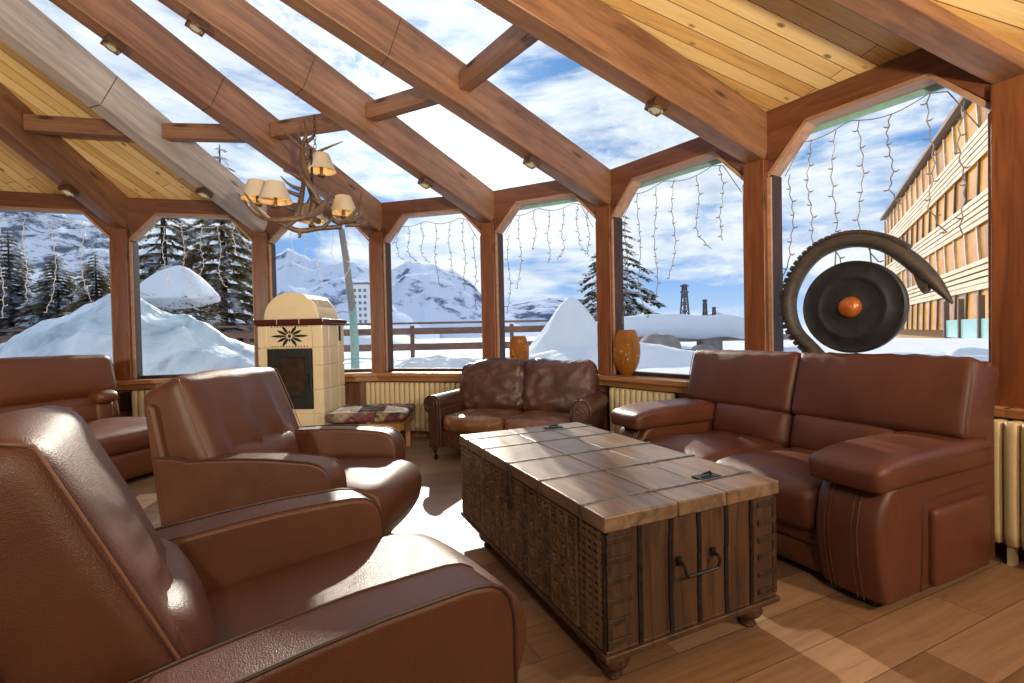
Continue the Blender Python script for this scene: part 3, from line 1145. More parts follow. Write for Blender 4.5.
# ------------------------------------------------------------------ chaise sofa at the far left
def make_left_sofa():
    a = -14
    t = thing('recliner_sofa', 'orange brown leather recliner sofa with a wide headrest, standing by the leftmost windows', 'sofa', (-3.80, 3.98, 0), math.radians(a - 90))
    le = M['tan_leather']
    # local: y = front, +x = sitter's right, -x = far end towards the windows
    xf = -.66
    xn = 1.5
    xm = (xf + xn) / 2
    w = xn - xf
    bm = B()
    cushion(bm, (xm, .19, .16), (w, .96, .23), .03, (0, .015, 0), 10)
    obj('base', bm, le, t, sharp=180)
    for k in range(2):
        bm = B()
        cushion(bm, (xf + w * (.25 + .5 * k), .20, .36), (w / 2 - .006, .97, .19), .06, (.004, .03, .02), 16, .005, (4, 4, 4), k)
        obj('seat_cushion', bm, le, t, sharp=180)
    bm = B()
    prism(bm, [(-.22, .08), (-.28, .66), (-.33, .70), (-.40, .66), (-.38, .08)], xf, xn, YZ)
    obj('back_frame', bm, le, t, .03, 4)
    for k in range(2):
        xc = xf + w * (.25 + .5 * k)
        Mb = Matrix.Translation((xc, -.13, .44)) @ Matrix.Rotation(math.radians(14), 4, 'X')
        bm = B()
        cushion(bm, (0, -.08, .12), (w / 2 - .006, .20, .28), .06, (.002, .03, .006), 16, .005, (6, 3, 3), 3 + k, Mb)
        obj('back_cushion', bm, le, t, sharp=180)
        Mh = Matrix.Translation((xc, -.155, .68)) @ Matrix.Rotation(math.radians(12), 4, 'X')
        bm = B()
        cushion(bm, (0, -.07, .195), (w / 2 - .006, .17, .385), .07, (.012, .025, .012), 18, .003, (4, 4, 3), 8 + k, Mh)
        hd = obj('headrest', bm, le, t, sharp=180)
        for sx in (-1, 1):
            bm = B()
            tube(bm, [Mh @ Vector((sx * (w / 4 - .030), .010 + .008 * math.sin(PI * k2 / 12), .06 + .27 * k2 / 12)) for k2 in range(13)], .003, 6)
            obj('seam', bm, M['piping'], hd)
    for s, x in ((-1, xf + .17), (1, xn - .075)):
        bm = B()
        cushion(bm, (x, -.22, .39), (.15, .24, .44), .03, (.008, .02, 0), 10)
        ar = obj('arm', bm, le, t, sharp=180)
        bm = B()
        cushion(bm, (x, -.20, .66), (.19, .30, .11), .05, (.004, .02, .014), 12)
        obj('arm_pad', bm, le, ar, sharp=180)
    for x in (xf + .1, xn - .1):
        for y in (-.22, .58):
            bm = B()
            box(bm, (x, y, .025), (.06, .06, .05))
            obj('foot', bm, M['black'], t, .004)
make_left_sofa()

# ------------------------------------------------------------------ old loveseat with rolled arms
def make_loveseat():
    T = Vector((.923, -.385)); Bk = Vector((.385, .923))
    W, D = 1.60, .78
    c = Vector((-.845, 4.50)) + T * W / 2 + Bk * D / 2
    t = thing('loveseat', 'old worn brown leather loveseat with rolled arms on castors under the window', 'sofa', (c.x, c.y, 0), math.atan2(T.y, T.x) + PI)
    le = M['old_leather']
    hw, hd = W / 2, D / 2
    # local y = front (towards the chest)
    bm = B()
    prism(bm, [(-hd + .04, .13), (-hd + .02, .60), (-hd - .0, .72), (-hd + .03, .755), (-hd + .09, .74), (-hd + .16, .40), (-hd + .16, .13)], -hw + .10, hw - .10, YZ)
    obj('back_frame', bm, le, t, .02, 4)
    bm = B()
    box(bm, (0, .0, .205), (W - .20, D - .06, .15))
    obj('seat_rail', bm, le, t, .012, 3)
    for s in (-1, 1):
        # arm: upright slab with a scrolled roll
        bm = B()
        xo = s * hw
        scroll = [(-.085, .13), (-.085, .44)]
        roll = arc(-.005, .525, .085, 205, -65, 18)
        outl = [(-.09, .13), (-.09, .47)] + roll[0:] + [(.03, .44), (.025, .13)]
        pts = [(xo - s * .09 + s * u, v) for u, v in outl]
        prism(bm, pts, -hd + .05, hd - .012, XZ)
        a = obj('arm', bm, le, t, .014, 3)
        # front facing with welt and studs
        bm = B()
        face = [(xo - s * .09 + s * u * .86, .13 + (v - .13) * .985) for u, v in outl]
        prism(bm, face, hd - .014, hd + .006, XZ)
        fc = obj('arm_front', bm, M['old_dark'], a, .008, 3)
        bm = B()
        tube(bm, [(p[0], hd - .008, p[1]) for p in pts], .007, 6)
        obj('welt', bm, le, fc)
        bm = B()
        sp = [(.055 * (1 - k / 26) * math.cos(math.radians(-60 + 22 * k)), .055 * (1 - k / 26) * math.sin(math.radians(-60 + 22 * k))) for k in range(24)]
        tube(bm, [(xo - s * .095 + s * u, hd + .006, .525 + v) for u, v in sp], .006, 6)
        obj('scroll', bm, le, fc)
        # feet: turned leg and brass castor
        for yy in (hd - .05, -hd + .08):
            bm = B()
            x = xo - s * .09
            lathe(bm, [(.030, .15), (.030, .125), (.020, .115), (.024, .100), (.018, .088), (.012, .072)], 16, (x, yy, 0))
            f = obj('leg', bm, M['black'], t)
            bm = B()
            tube(bm, [(x, yy, .08), (x, yy - .012, .05), (x, yy - .016, .028)], .008, 8)
            lathe(bm, [(0, -.011), (.022, -.011), (.027, -.006), (.027, .006), (.022, .011), (0, .011)], 18, (0, 0, 0), Matrix.Translation((x, yy - .016, .027)) @ Matrix.Rotation(PI / 2, 4, 'Y'))
            obj('castor', bm, M['iron'], f)
    # two seat cushions and two slumped back cushions
    for s in (-1, 1):
        bm = B()
        def sag(q, h):
            if q.z > 0:
                q.z += -.02 * max(0, 1 - (q.x / h.x) ** 2) * max(0, 1 - (q.y / h.y) ** 2) + .008 * noise.noise(Vector((q.x * 8, q.y * 8, s * 5)))
            return q
        cushion(bm, (s * (hw - .18) / 2, .065, .345), (hw - .185, .62, .16), .05, (.008, .03, .03), 22, .010, (6, 6, 6), s * 9, None, sag)
        cu = obj('seat_cushion', bm, M['old_tan'], t, sharp=180)
        Mb = Matrix.Translation((s * .335, -.085, .42)) @ Matrix.Rotation(math.radians(17), 4, 'X') @ Matrix.Rotation(math.radians(s * 1.5 + 2), 4, 'Y')
        def slump(q, h):
            u, v = q.x / h.x, q.z / h.z
            if q.y > 0:
                q.y += .030 * (abs(noise.noise(Vector((q.x * 7 + s * 3, q.z * 10 + q.x * 4, 1.7)))) - .2) + .012 * noise.noise(Vector((q.x * 9 + s * 3, q.z * 9, 1.7))) + .012 * noise.noise(Vector((q.x * 19, q.z * 22, 3.1 + s)))
                q.y -= .03 * math.exp(-((u * .9) ** 2 + (v - .05) ** 2) * 7)
            if q.z > 0:
                q.z += .012 * math.sin(q.x * 13 + s * 1.3) - .02 * u * s * .5
            return q
        bm = B()
        cushion(bm, (0, -.09, .255), (.70, .20, .53), .07, (.02, .055, .012), 30, .008, (5, 5, 5), s * 4, Mb, slump)
        obj('back_cushion', bm, le, t, sharp=180)
M['old_dark'] = leather('old_dark', (.045, .018, .011), (.09, .036, .021), .35, 70, .4)
make_loveseat()

# ------------------------------------------------------------------ bench with a kilim pad
def kilim_mat():
    m = NT('kilim')
    v = m.coord((1, 1, 1))
    vo = m.n('TexVoronoi', distance='MANHATTAN')
    vo.inputs['Scale'].default_value = 13
    m.l(v, vo.inputs['Vector'])
    c = m.ramp(vo.outputs['Color'], [(0, (.19, .045, .045)), (.2, (.06, .052, .055)), (.34, (.30, .22, .10)), (.5, (.40, .36, .31)), (.62, (.17, .07, .075)), (.76, (.13, .13, .10)), (.88, (.32, .25, .21))])
    m.t.nodes[-1].color_ramp.interpolation = 'CONSTANT' if hasattr(m.t.nodes[-1], 'color_ramp') else None
    ch = m.n('TexChecker')
    ch.inputs['Scale'].default_value = 26
    ch.inputs['Color1'].default_value = (1, 1, 1, 1)
    ch.inputs['Color2'].default_value = (.72, .70, .68, 1)
    m.l(v, ch.inputs['Vector'])
    c = m.mix(1.0, c, ch.outputs['Color'], 'MULTIPLY')
    n = m.noise(v, 220, 2)
    m.principled(c, .85, 0, m.bump(n, .3, .003), spec=.2)
    return m.m
M['kilim'] = kilim_mat()
def make_bench():
    t = thing('bench', 'low wooden bench with a patterned woven pad between the stove and the loveseat', 'bench', (-1.40, 4.80, 0), math.radians(2))
    bm = B()
    cushion(bm, (0, 0, .412), (.74, .64, .085), .035, (.006, .006, .018), 16, .006, (5, 5, 5), 2)
    obj('woven_pad', bm, M['kilim'], t, sharp=180)
    for (x, y, sx, sy) in ((0, -.29, .67, .03), (0, .29, .67, .03), (-.335, 0, .03, .55), (.335, 0, .03, .55)):
        bm = B()
        box(bm, (x, y, .315), (sx, sy, .075))
        obj('apron', bm, M['sill'], t, .004)
    for sx in (-1, 1):
        for sy in (-1, 1):
            bm = B()
            box(bm, (sx * .295, sy * .285, .175), (.05, .05, .35))
            obj('leg', bm, M['sill'], t, .006)
make_bench()

# ------------------------------------------------------------------ tiled stove
def make_stove():
    rz = math.radians(-5.5)
    fr = Vector((-1.94, 4.95))
    X = Vector((math.cos(rz), math.sin(rz))); Y = Vector((-math.sin(rz), math.cos(rz)))
    W, D = .70, .50
    c = fr - X * W / 2 + Y * D / 2
    t = thing('tiled_stove', 'cream ceramic tiled stove with domed top and black glass door', 'stove', (c.x, c.y, 0), rz)
    zs = 1.31
    yf = -D / 2
    bm = B()
    box(bm, (0, 0, .07), (W - .04, D - .04, .14))
    obj('plinth', bm, M['black'], t, .008)
    # tiled body: flat core, raised tiles round the sides
    bm = B()
    box(bm, (0, .006, .14 + (zs - .14) / 2), (W - .016, D - .018, zs - .14))
    rows = [(.14, .38), (.385, .63), (.635, .88), (.885, 1.065), (1.07, zs)]
    for k, (z0, z1) in enumerate(rows):
        zc, h = (z0 + z1) / 2, z1 - z0
        for s in (-1, 1):
            for y0, y1 in ((-D / 2, -.11), (-.105, .10), (.105, D / 2)):
                box(bm, (s * (W / 2 - .006), (y0 + y1) / 2, zc), (.014, y1 - y0 - .004, h - .004))
        # front: corner tiles only beside the door
        for s in (-1, 1):
            box(bm, (s * (W / 2 - .055), yf + .004, zc), (.108, .016, h - .004))
        if k == 0:
            for x0, x1 in ((-.24, -.003), (.003, .24)):
                box(bm, ((x0 + x1) / 2, yf + .004, zc), (x1 - x0, .016, h - .004))
        if k == 1:
            box(bm, (0, yf + .004, .41), (.476, .016, .05))
    obj('tiled_body', bm, M['cream'], t, .010, 3)
    # openwork panel over the door: a flower of slots and a bead row above and below
    bm = B()
    box(bm, (0, yf + .004, 1.187), (.476, .018, .24))
    pn = obj('openwork_panel', bm, M['cream'], t, .004)
    bm = B()
    zc = 1.19
    for k in range(12):
        a = 2 * PI * k / 12
        r0, r1 = .036, (.195 if k % 6 == 0 else .150 if k % 3 else .085)
        if k % 3 == 0 and k % 6: r1 = .075
        sz = .55 if k % 6 else 1
        pts = []
        for q in range(9):
            u = q / 8
            wd = (.017 if k % 3 or k % 6 == 0 else .010) * math.sin(PI * (.12 + .80 * u))
            pts.append((r0 + (r1 - r0) * u, wd))
        out = pts + [(x, -y) for x, y in pts[::-1]]
        ca, sa = math.cos(a), math.sin(a)
        prism(bm, [(x * ca - y * sa, (x * sa + y * ca) * .78) for x, y in out], yf - .008, yf - .003, lambda u, v, w: Vector((u, w, zc + v)))
    lathe(bm, [(.018, 0), (.018, .004), (0, .004)], 14, (0, 0, 0), Matrix.Translation((0, yf - .004, zc)) @ Matrix.Rotation(PI / 2, 4, 'X'))
    for zz in (1.085, 1.288):
        for k in range(13):
            x = -.19 + .38 * k / 12
            prism(bm, [(x - .009, zz - .006), (x + .009, zz - .006), (x, zz + .008)], yf - .008, yf - .003, lambda u, v, w: Vector((u, w, v)))
    obj('slots', bm, M['black'], pn, smooth=False)
    # door with glass
    z0, z1, hw = .44, 1.06, .235
    bm = B()
    for (cx, cz, sx, sz) in ((-hw + .035, (z0 + z1) / 2, .07, z1 - z0), (hw - .035, (z0 + z1) / 2, .07, z1 - z0), (0, z1 - .045, 2 * hw - .14, .09), (0, z0 + .06, 2 * hw - .14, .12)):
        box(bm, (cx, yf - .010, cz), (sx, .035, sz))
    box(bm, (0, yf + .004, (z0 + z1) / 2), (2 * hw - .1, .006, z1 - z0 - .1))
    d = obj('door', bm, M['stove_black'], t, .003)
    bm = B()
    box(bm, (0, yf - .008, .80), (2 * hw - .14, .006, z1 - .09 - z0 - .12))
    obj('glass_pane', bm, M['stove_glass'], d)
    bm = B()
    tube(bm, [(hw - .03, yf - .028, .70), (hw - .03, yf - .055, .71), (hw - .03, yf - .055, .79), (hw - .03, yf - .028, .80)], .007, 8)
    obj('handle', bm, M['stove_black'], d)
    # glazed brown cornice
    bm = B()
    box(bm, (0, 0, zs + .028), (W + .06, D + .06, .05))
    box(bm, (0, 0, zs - .006), (W + .03, D + .03, .02))
    cn = obj('cornice', bm, M['brown_glaze'], t, .012, 3)
    bm = B()
    for x in (-.12, .12):
        box(bm, (x, yf - .03, zs + .028), (.006, .004, .052))
        box(bm, (x, 0, zs + .0535), (.006, D + .06, .002))
    obj('joint', bm, M['cream'], cn)
    # domed top: half barrel running front to back, with slots along its right flank
    r = .30
    zd = zs + .052
    bm = B()
    outl = [(-r, 0)] + [(r * math.cos(math.radians(180 - 6 * k)), .015 + (r - .03) * math.sin(math.radians(180 - 6 * k))) for k in range(31)] + [(r, 0)]
    prism(bm, outl, -D / 2 + .03, D / 2 - .02, lambda u, v, w: Vector((u, w, zd + v)))
    dm = obj('dome', bm, M['cream'], t, .022, 4)
    bm = B()
    inner = [(x * .93, y * .92) for x, y in outl]
    for k in range(6):
        a = math.radians(38)
        y = -D / 2 + .10 + .058 * k
        m = Matrix.Translation((r * math.cos(a) * 1.0, y, zd + .015 + (r - .03) * math.sin(a) + .001)) @ Matrix.Rotation(math.radians(52), 4, 'Y')
        box(bm, (0, 0, 0), (.12, .020, .008), m)
    obj('slots', bm, M['slot_brown'], dm)
    bm = B()
    box(bm, (W / 2 + .002, .14, 1.21), (.006, .05, .16))
    obj('side_vent', bm, M['black'], t, .002)
M['stove_black'] = plain('stove_black', (.022, .021, .022), .4, .3)
M['stove_glass'] = plain('stove_glass', (.045, .030, .022), .06, 0, .5, 6)
M['slot_brown'] = plain('slot_brown', (.22, .13, .06), .6)
make_stove()

# ------------------------------------------------------------------ radiators
def make_radiator(label, p, ang, n, pitch=.062, h=.55, z0=.09, dep=.085):
    t = thing('radiator', label, 'radiator', (p[0], p[1], 0), ang, 'cream column radiators')
    L = n * pitch
    for k in range(n):
        bm = B()
        cushion(bm, (k * pitch + pitch / 2, 0, z0 + h / 2), (pitch - .006, dep, h), .018, (0, .004, 0), 5)
        obj('column', bm, M['radiator'], t, sharp=180)
    bm = B()
    tube(bm, [(.01, 0, z0 + .05), (L - .01, 0, z0 + .05), (L - .01, .0, z0 + h - .05), (.01, 0, z0 + h - .05)], .014, 10)
    for x in (.08, L - .08):
        box(bm, (x, 0, z0 / 2 + .01), (.02, .05, z0 + .06))
    obj('bracket_pipes', bm, M['radiator'], t)
    return t
def along(i, s, off):
    a, L, ang = frame_of(i)
    d = Vector((math.cos(ang), math.sin(ang))); n = Vector((-d.y, d.x))
    p = a + d * s - n * off
    return (p.x, p.y), ang
p, a = along(1, .10, .115)
make_radiator('cream radiator at the far left beside the brown recliner sofa', p, a, 17)
p, a = along(3, -.12, .135)
make_radiator('cream radiator behind the patterned bench, left of the loveseat', p, a, 19)
p, a = along(5, .12, .125)
make_radiator('cream radiator under the amber vase, between loveseat and two-seat sofa', p, a, 11)
p, a = along(7, -.03, .20)
make_radiator('cream radiator at the right edge behind the two-seat sofa', p, a, 12, .062, .60, .10, .11)

# black wall box by the first radiator
def make_socket():
    a, L, ang = frame_of(1)
    t = thing('wall_socket', 'small black wall socket box left of the far left radiator', 'socket', (a.x + .03, a.y - .075, .43), ang)
    bm = B()
    box(bm, (0, 0, .09), (.075, .045, .20))
    obj('housing', bm, M['black'], t, .006)
    bm = B()
    box(bm, (.006, -.025, .09), (.012, .006, .10), rot('Y', 8, (0, 0, .09)))
    obj('cover', bm, M['iron'], t, .002)
make_socket()

# ------------------------------------------------------------------ amber vases on the sill
def make_vase(label, p, r, h):
    t = thing('amber_vase', label, 'vase', (p[0], p[1], SILL - .002), 0, 'ribbed amber glass vases on the sill')
    bm = B()
    prof = [(0, 0), (r * .36, 0), (r * .38, .012)]
    n = 60
    for k in range(n + 1):
        u = k / n
        rr = r * math.sqrt(max(0, 1 - (abs(u - .53) / (.585 if u < .53 else .60)) ** 2))
        rr += .0022 * math.sin(u * n * PI)
        prof.append((rr, .014 + (h - .014) * u))
    prof += [(r * .50, h - .002), (r * .50, h - .03)]
    lathe(bm, prof, 40)
    obj('body', bm, M['amber'], t, sharp=70)
    bm = B()
    rr = random.Random(int(h * 1000))
    for k in range(26):
        a = rr.uniform(0, 2 * PI); z = h * rr.uniform(.35, .75)
        rad = r * .98
        m = Matrix.Translation((rad * math.cos(a), rad * math.sin(a), z)) @ Matrix.Rotation(a, 4, 'Z') @ Matrix.Rotation(PI / 2, 4, 'Y')
        lathe(bm, [(.0055, -.004), (.004, .004), (0, .006)], 8, (0, 0, 0), m)
    obj('beads', bm, M['bead'], t)
def amber_mat():
    m = NT('amber')
    v = m.coord()
    n = m.noise(v, 8, 3)
    sx = m.n('SeparateXYZ'); m.l(v, sx.inputs[0])
    w = m.math('SINE', m.math('MULTIPLY', sx.outputs['Z'], 420.0))
    c = m.ramp(n, [(.3, (.34, .13, .018)), (.7, (.52, .23, .040))])
    p = m.n('BsdfPrincipled')
    m.l(c, p.inputs['Base Color'])
    p.inputs['Roughness'].default_value = .14
    p.inputs['Coat Weight'].default_value = .4
    m.l(m.bump(w, .4, .003), p.inputs['Normal'])
    tl = m.n('BsdfTranslucent')
    m.l(c, tl.inputs['Color'])
    mx = m.n('MixShader'); mx.inputs[0].default_value = .55
    m.l(p.outputs[0], mx.inputs[1]); m.l(tl.outputs[0], mx.inputs[2])
    m.l(mx.outputs[0], m.out.inputs['Surface'])
    return m.m
M['amber'] = amber_mat()
M['bead'] = plain('bead', (.85, .62, .30), .2)
make_vase('larger ribbed amber vase beside the radiator, right of the loveseat', (1.085, 4.585), .128, .43)
make_vase('smaller amber vase half hidden behind the loveseat back', (.075, 5.13), .105, .39)

# ------------------------------------------------------------------ gong with carved horn-shaped stand
def make_gong():
    i = 6
    a, L, ang = frame_of(i)
    d = Vector((math.cos(ang), math.sin(ang))); nrm = Vector((-d.y, d.x))
    t = thing('gong', 'dark round gong with amber boss hung in a curved carved horn stand behind the sofa', 'gong')
    s0 = GONG_S
    p = a + d * s0 - nrm * .095
    t.location = (p.x, p.y, SILL); t.rotation_euler = (0, 0, ang)
    zc = GONG_Z - SILL
    R = .283
    face = Matrix.Translation((0, 0, zc)) @ Matrix.Rotation(PI / 2, 4, 'X')      # lathe z -> -y (towards the room)
    bm = B()
    lathe(bm, [(0, -.02), (R * .96, -.02), (R, -.008), (R, .028), (R * .965, .034), (R * .93, .030), (R * .72, .032), (R * .69, .038), (R * .64, .039), (R * .60, .034), (R * .57, .032), (R * .30, .034), (R * .24, .040), (0, .042)], 64, (0, 0, 0), face)
    obj('disc', bm, M['gong_black'], t, sharp=50)
    bm = B()
    lathe(bm, [(.066, .036), (.064, .050), (.053, .070), (.030, .082), (0, .086)], 32, (0, 0, 0), face)
    obj('boss', bm, M['boss'], t, sharp=60)
    # horn: arc round the disc, thick in the middle of its run, notched along the outside, ending in a head
    bm = B()
    ctl = [(-.10, .10, .055), (-.17, .19, .053), (-.244, .279, .051), (-.345, .396, .052), (-.386, .542, .054), (-.368, .679, .055), (-.296, .814, .056), (-.191, .908, .057), (-.062, .947, .057), (.057, .939, .056), (.169, .892, .055), (.258, .819, .056), (.334, .733, .055), (.407, .634, .040), (.473, .527, .009)]
    cc3 = [Vector(c) for c in ctl]
    cc3 = [cc3[0]] + cc3 + [cc3[-1]]
    pts, rad = [], []
    for i in range(1, len(cc3) - 2):
        p0, p1, p2, p3 = cc3[i - 1:i + 3]
        for k in range(4):
            u = k / 4
            q = .5 * ((2 * p1) + (-p0 + p2) * u + (2 * p0 - 5 * p1 + 4 * p2 - p3) * u * u + (-p0 + 3 * p1 - 3 * p2 + p3) * u ** 3)
            pts.append(Vector((q.x, 0, q.y))); rad.append(q.z)
    pts.append(Vector((.473, 0, .527))); rad.append(.007)
    n = len(pts) - 1
    zc = GONG_Z - SILL - .012
    tube(bm, pts, rad, 14, True, .8)
    hn = obj('horn', bm, M['carved_dark'], t, sharp=60)
    bm = B()
    for k in range(8, n - 12):
        q, nx = pts[k], pts[k + 1]
        tan = (nx - q).normalized()
        out = Vector((tan.z, 0, -tan.x))
        cc = Vector((.012, 0, zc))
        if out.dot(q - cc) < 0: out = -out
        c = q + out * rad[k] * .90
        for kk in range(2):
            c2 = c + tan * (.0145 * kk)
            m = Matrix(((tan.x, 0, out.x, c2.x), (tan.y, 1, out.y, c2.y), (tan.z, 0, out.z, c2.z), (0, 0, 0, 1)))
            prism(bm, [(-.010, -.01), (.010, -.01), (.008, .007), (-.004, .009)], -.032, .032, lambda uu, vv, ww: m @ Vector((uu, ww, vv)))
    obj('notches', bm, M['carved_dark'], hn, smooth=False)
    # fin under the head
    bm = B()
    prism(bm, [(.30, .735), (.385, .70), (.374, .604), (.353, .588), (.330, .630)], -.03, .03, lambda u, v, w: Vector((u, w, v)))
    obj('fin', bm, M['carved_dark'], hn, .006)
    # foot block the horn grows from, and cord
    bm = B()
    cushion(bm, (.0, 0, .045), (.50, .16, .09), .03, (.0, .0, .01), 10)
    obj('stand', bm, M['carved_dark'], t, sharp=60)
    bm = B()
    for sx in (-.10, .10):
        tube(bm, [(sx, .0, zc + R * .92), (sx * .9, .0, zc + .40)], .004, 6)
    obj('cord', bm, M['black'], t)
GONG_S, GONG_Z = .636, 1.29
M['gong_black'] = plain('gong_black', (.026, .026, .029), .5, .4, .4, 14)
M['boss'] = plain('boss', (.40, .11, .022), .28, .2, .35, 14)
M['carved_dark'] = timber('carved_dark', (.022, .016, .013), (.085, .066, .055), 2, .55, 'X', .6, False)
make_gong()

# ------------------------------------------------------------------ antler chandelier
def make_chandelier():
    c = Vector((-1.70, 4.20, 0))
    t = thing('antler_chandelier', 'antler chandelier with small cream lampshades hanging under the roof glass', 'chandelier', (c.x, c.y, 2.10))
    S = 4.20 / 483.6
    def P(x, y, dy=0.0):      # metres from the hub (right, away, up), read off at 8.7 mm a step
        k = (4.20 + dy) / 483.6
        return Vector(((x - 512) * k + 1.70, dy, (337.6 - y) * k + 1.17 - 2.10))
    def smooth(pts, n=5):
        pts = [pts[0]] + pts + [pts[-1]]
        out = []
        for i in range(1, len(pts) - 2):
            p0, p1, p2, p3 = pts[i - 1:i + 3]
            for k in range(n):
                u = k / n
                out.append(.5 * ((2 * p1) + (-p0 + p2) * u + (2 * p0 - 5 * p1 + 4 * p2 - p3) * u * u + (-p0 + 3 * p1 - 3 * p2 + p3) * u ** 3))
        out.append(pts[-1])
        return out
    def antler(main, tines, r0=.030, r1=.008):
        bm = B()
        m = smooth(main)
        n = len(m)
        tube(bm, m, [r0 + (r1 - r0) * (k / (n - 1)) ** 1.4 for k in range(n)], 9)
        for tn in tines:
            q = smooth(tn)
            n = len(q)
            tube(bm, q, [.018 * (1 - k / (n - 1)) ** .8 + .002 for k in range(n)], 8)
        return obj('antler', bm, M['antler'], t, sharp=80)
    # upright antler
    antler([P(314, 222), P(318, 200), P(312, 180), P(309, 163), P(308, 148, .03), P(312, 135, .03), P(310, 121, .02)],
           [[P(308, 150, .03), P(298, 140, 0), P(286, 129, -.03)], [P(309, 148, .03), P(305, 138, .05), P(304, 128, .07)], [P(312, 143, .03), P(319, 138, .06), P(322, 128, .08)], [P(310, 160, .02), P(326, 152, .10), P(349, 143, .16)]], .038, .007)
    # second upright stem
    antler([P(300, 218, -.10), P(305, 200, -.08), P(308, 180, -.04), P(304, 172, -.06)], [[P(304, 190, -.06), P(294, 185, -.10), P(285, 176, -.16)], [P(303, 196, -.06), P(290, 190, -.12), P(284, 182, -.18)]], .026, .010)
    # lower left sweep
    antler([P(330, 204, -.05), P(318, 214, -.16), P(300, 219, -.26), P(276, 220, -.32), P(258, 212, -.30), P(243, 193, -.24)],
           [[P(272, 219, -.32), P(258, 205, -.38), P(248, 191, -.42)], [P(300, 219, -.26), P(292, 226, -.32), P(286, 228, -.38)]], .032, .006)
    # lower right sweep with a crown of tines
    antler([P(318, 200, -.02), P(330, 208, .00), P(334, 218, .06), P(344, 224, .10), P(355, 217, .14), P(363, 206, .16), P(366, 192, .18)],
           [[P(342, 224, .10), P(356, 222, .05), P(364, 216, .03), P(365, 208, .02)], [P(348, 226, .10), P(362, 226, .14), P(371, 220, .18), P(374, 210, .20)], [P(334, 214, .04), P(331, 206, .02), P(333, 198, .0)]], .032, .006)
    # bottom bar antlers
    antler([P(282, 222, -.10), P(302, 231, -.06), P(322, 229, .02), P(345, 228, .10)], [[P(302, 231, -.06), P(303, 236, -.08), P(301, 238, -.1)], [P(325, 229, .02), P(333, 222, .02), P(335, 218, .02)]], .024, .020)
    antler([P(322, 222, .20), P(305, 214, .32), P(290, 208, .40), P(280, 196, .44)], [[P(300, 212, .34), P(310, 205, .42), P(316, 192, .46)]], .026, .006)
    antler([P(324, 205, .0), P(316, 190, -.06), P(304, 178, -.12), P(288, 171, -.18)], [[P(310, 184, -.09), P(306, 176, -.16), P(303, 168, -.2)], [P(328, 204, .0), P(334, 196, -.03), P(336, 188, -.04)]], .028, .006)
    # hub, chain
    bm = B()
    tube(bm, [P(316, 212), P(317, 190), P(316, 150)], .010, 8)
    zc = P(316, 150).z
    k = 0
    while zc < .98:
        R = Matrix.Translation((.035, 0, zc + .02)) @ Matrix.Rotation(k % 2 * PI / 2, 4, 'Z')
        tube(bm, [R @ Vector((.011 * math.cos(a), 0, .022 * math.sin(a))) for a in [2 * PI * q / 12 for q in range(13)]], .003, 5)
        zc += .036
        k += 1
    obj('chain', bm, M['iron'], t)
    # lamps: candle holder, shade, bulb
    for x, y, dy in ((262, 190, -.28), (279.5, 192, -.36), (326, 164, .10), (347, 206, .22), (315, 214, .36)):
        bm = B()
        p = P(x, y, dy)
        lathe(bm, [(.030, -.125), (.034, -.11), (.014, -.10), (.013, .02), (0, .02)], 14, p)
        lp = obj('candle_holder', bm, M['holder'], t)
        bm = B()
        lathe(bm, [(.125, -.075), (.068, .075), (.066, .075), (.122, -.075)], 28, p)
        obj('lamp_shade', bm, M['shade'], lp, sharp=60)
        bm = B()
        lathe(bm, [(0, .02), (.014, .026), (.018, .042), (.011, .062), (0, .072)], 12, p)
        obj('bulb', bm, M['warm_bulb'], lp)
        li = bpy.data.lights.new('lamp_light', 'POINT')
        li.energy = 2.2
        li.color = (1, .60, .13)
        li.shadow_soft_size = .02
        lo = bpy.data.objects.new('lamp_light', li)
        lo.location = p + Vector((0, 0, -.015))
        link(lo, t)
def shade_mat():
    m = NT('shade')
    d = m.n('BsdfDiffuse'); d.inputs['Color'].default_value = (.62, .52, .40, 1)
    tl = m.n('BsdfTranslucent'); tl.inputs['Color'].default_value = (.80, .56, .26, 1)
    mx = m.n('MixShader'); mx.inputs[0].default_value = .15
    m.l(d.outputs[0], mx.inputs[1]); m.l(tl.outputs[0], mx.inputs[2])
    m.l(mx.outputs[0], m.out.inputs['Surface'])
    return m.m
M['shade'] = shade_mat()
M['holder'] = plain('holder', (.13, .055, .022), .4)
M['warm_bulb'] = emit('warm_bulb', (1, .72, .25), 6)
make_chandelier()

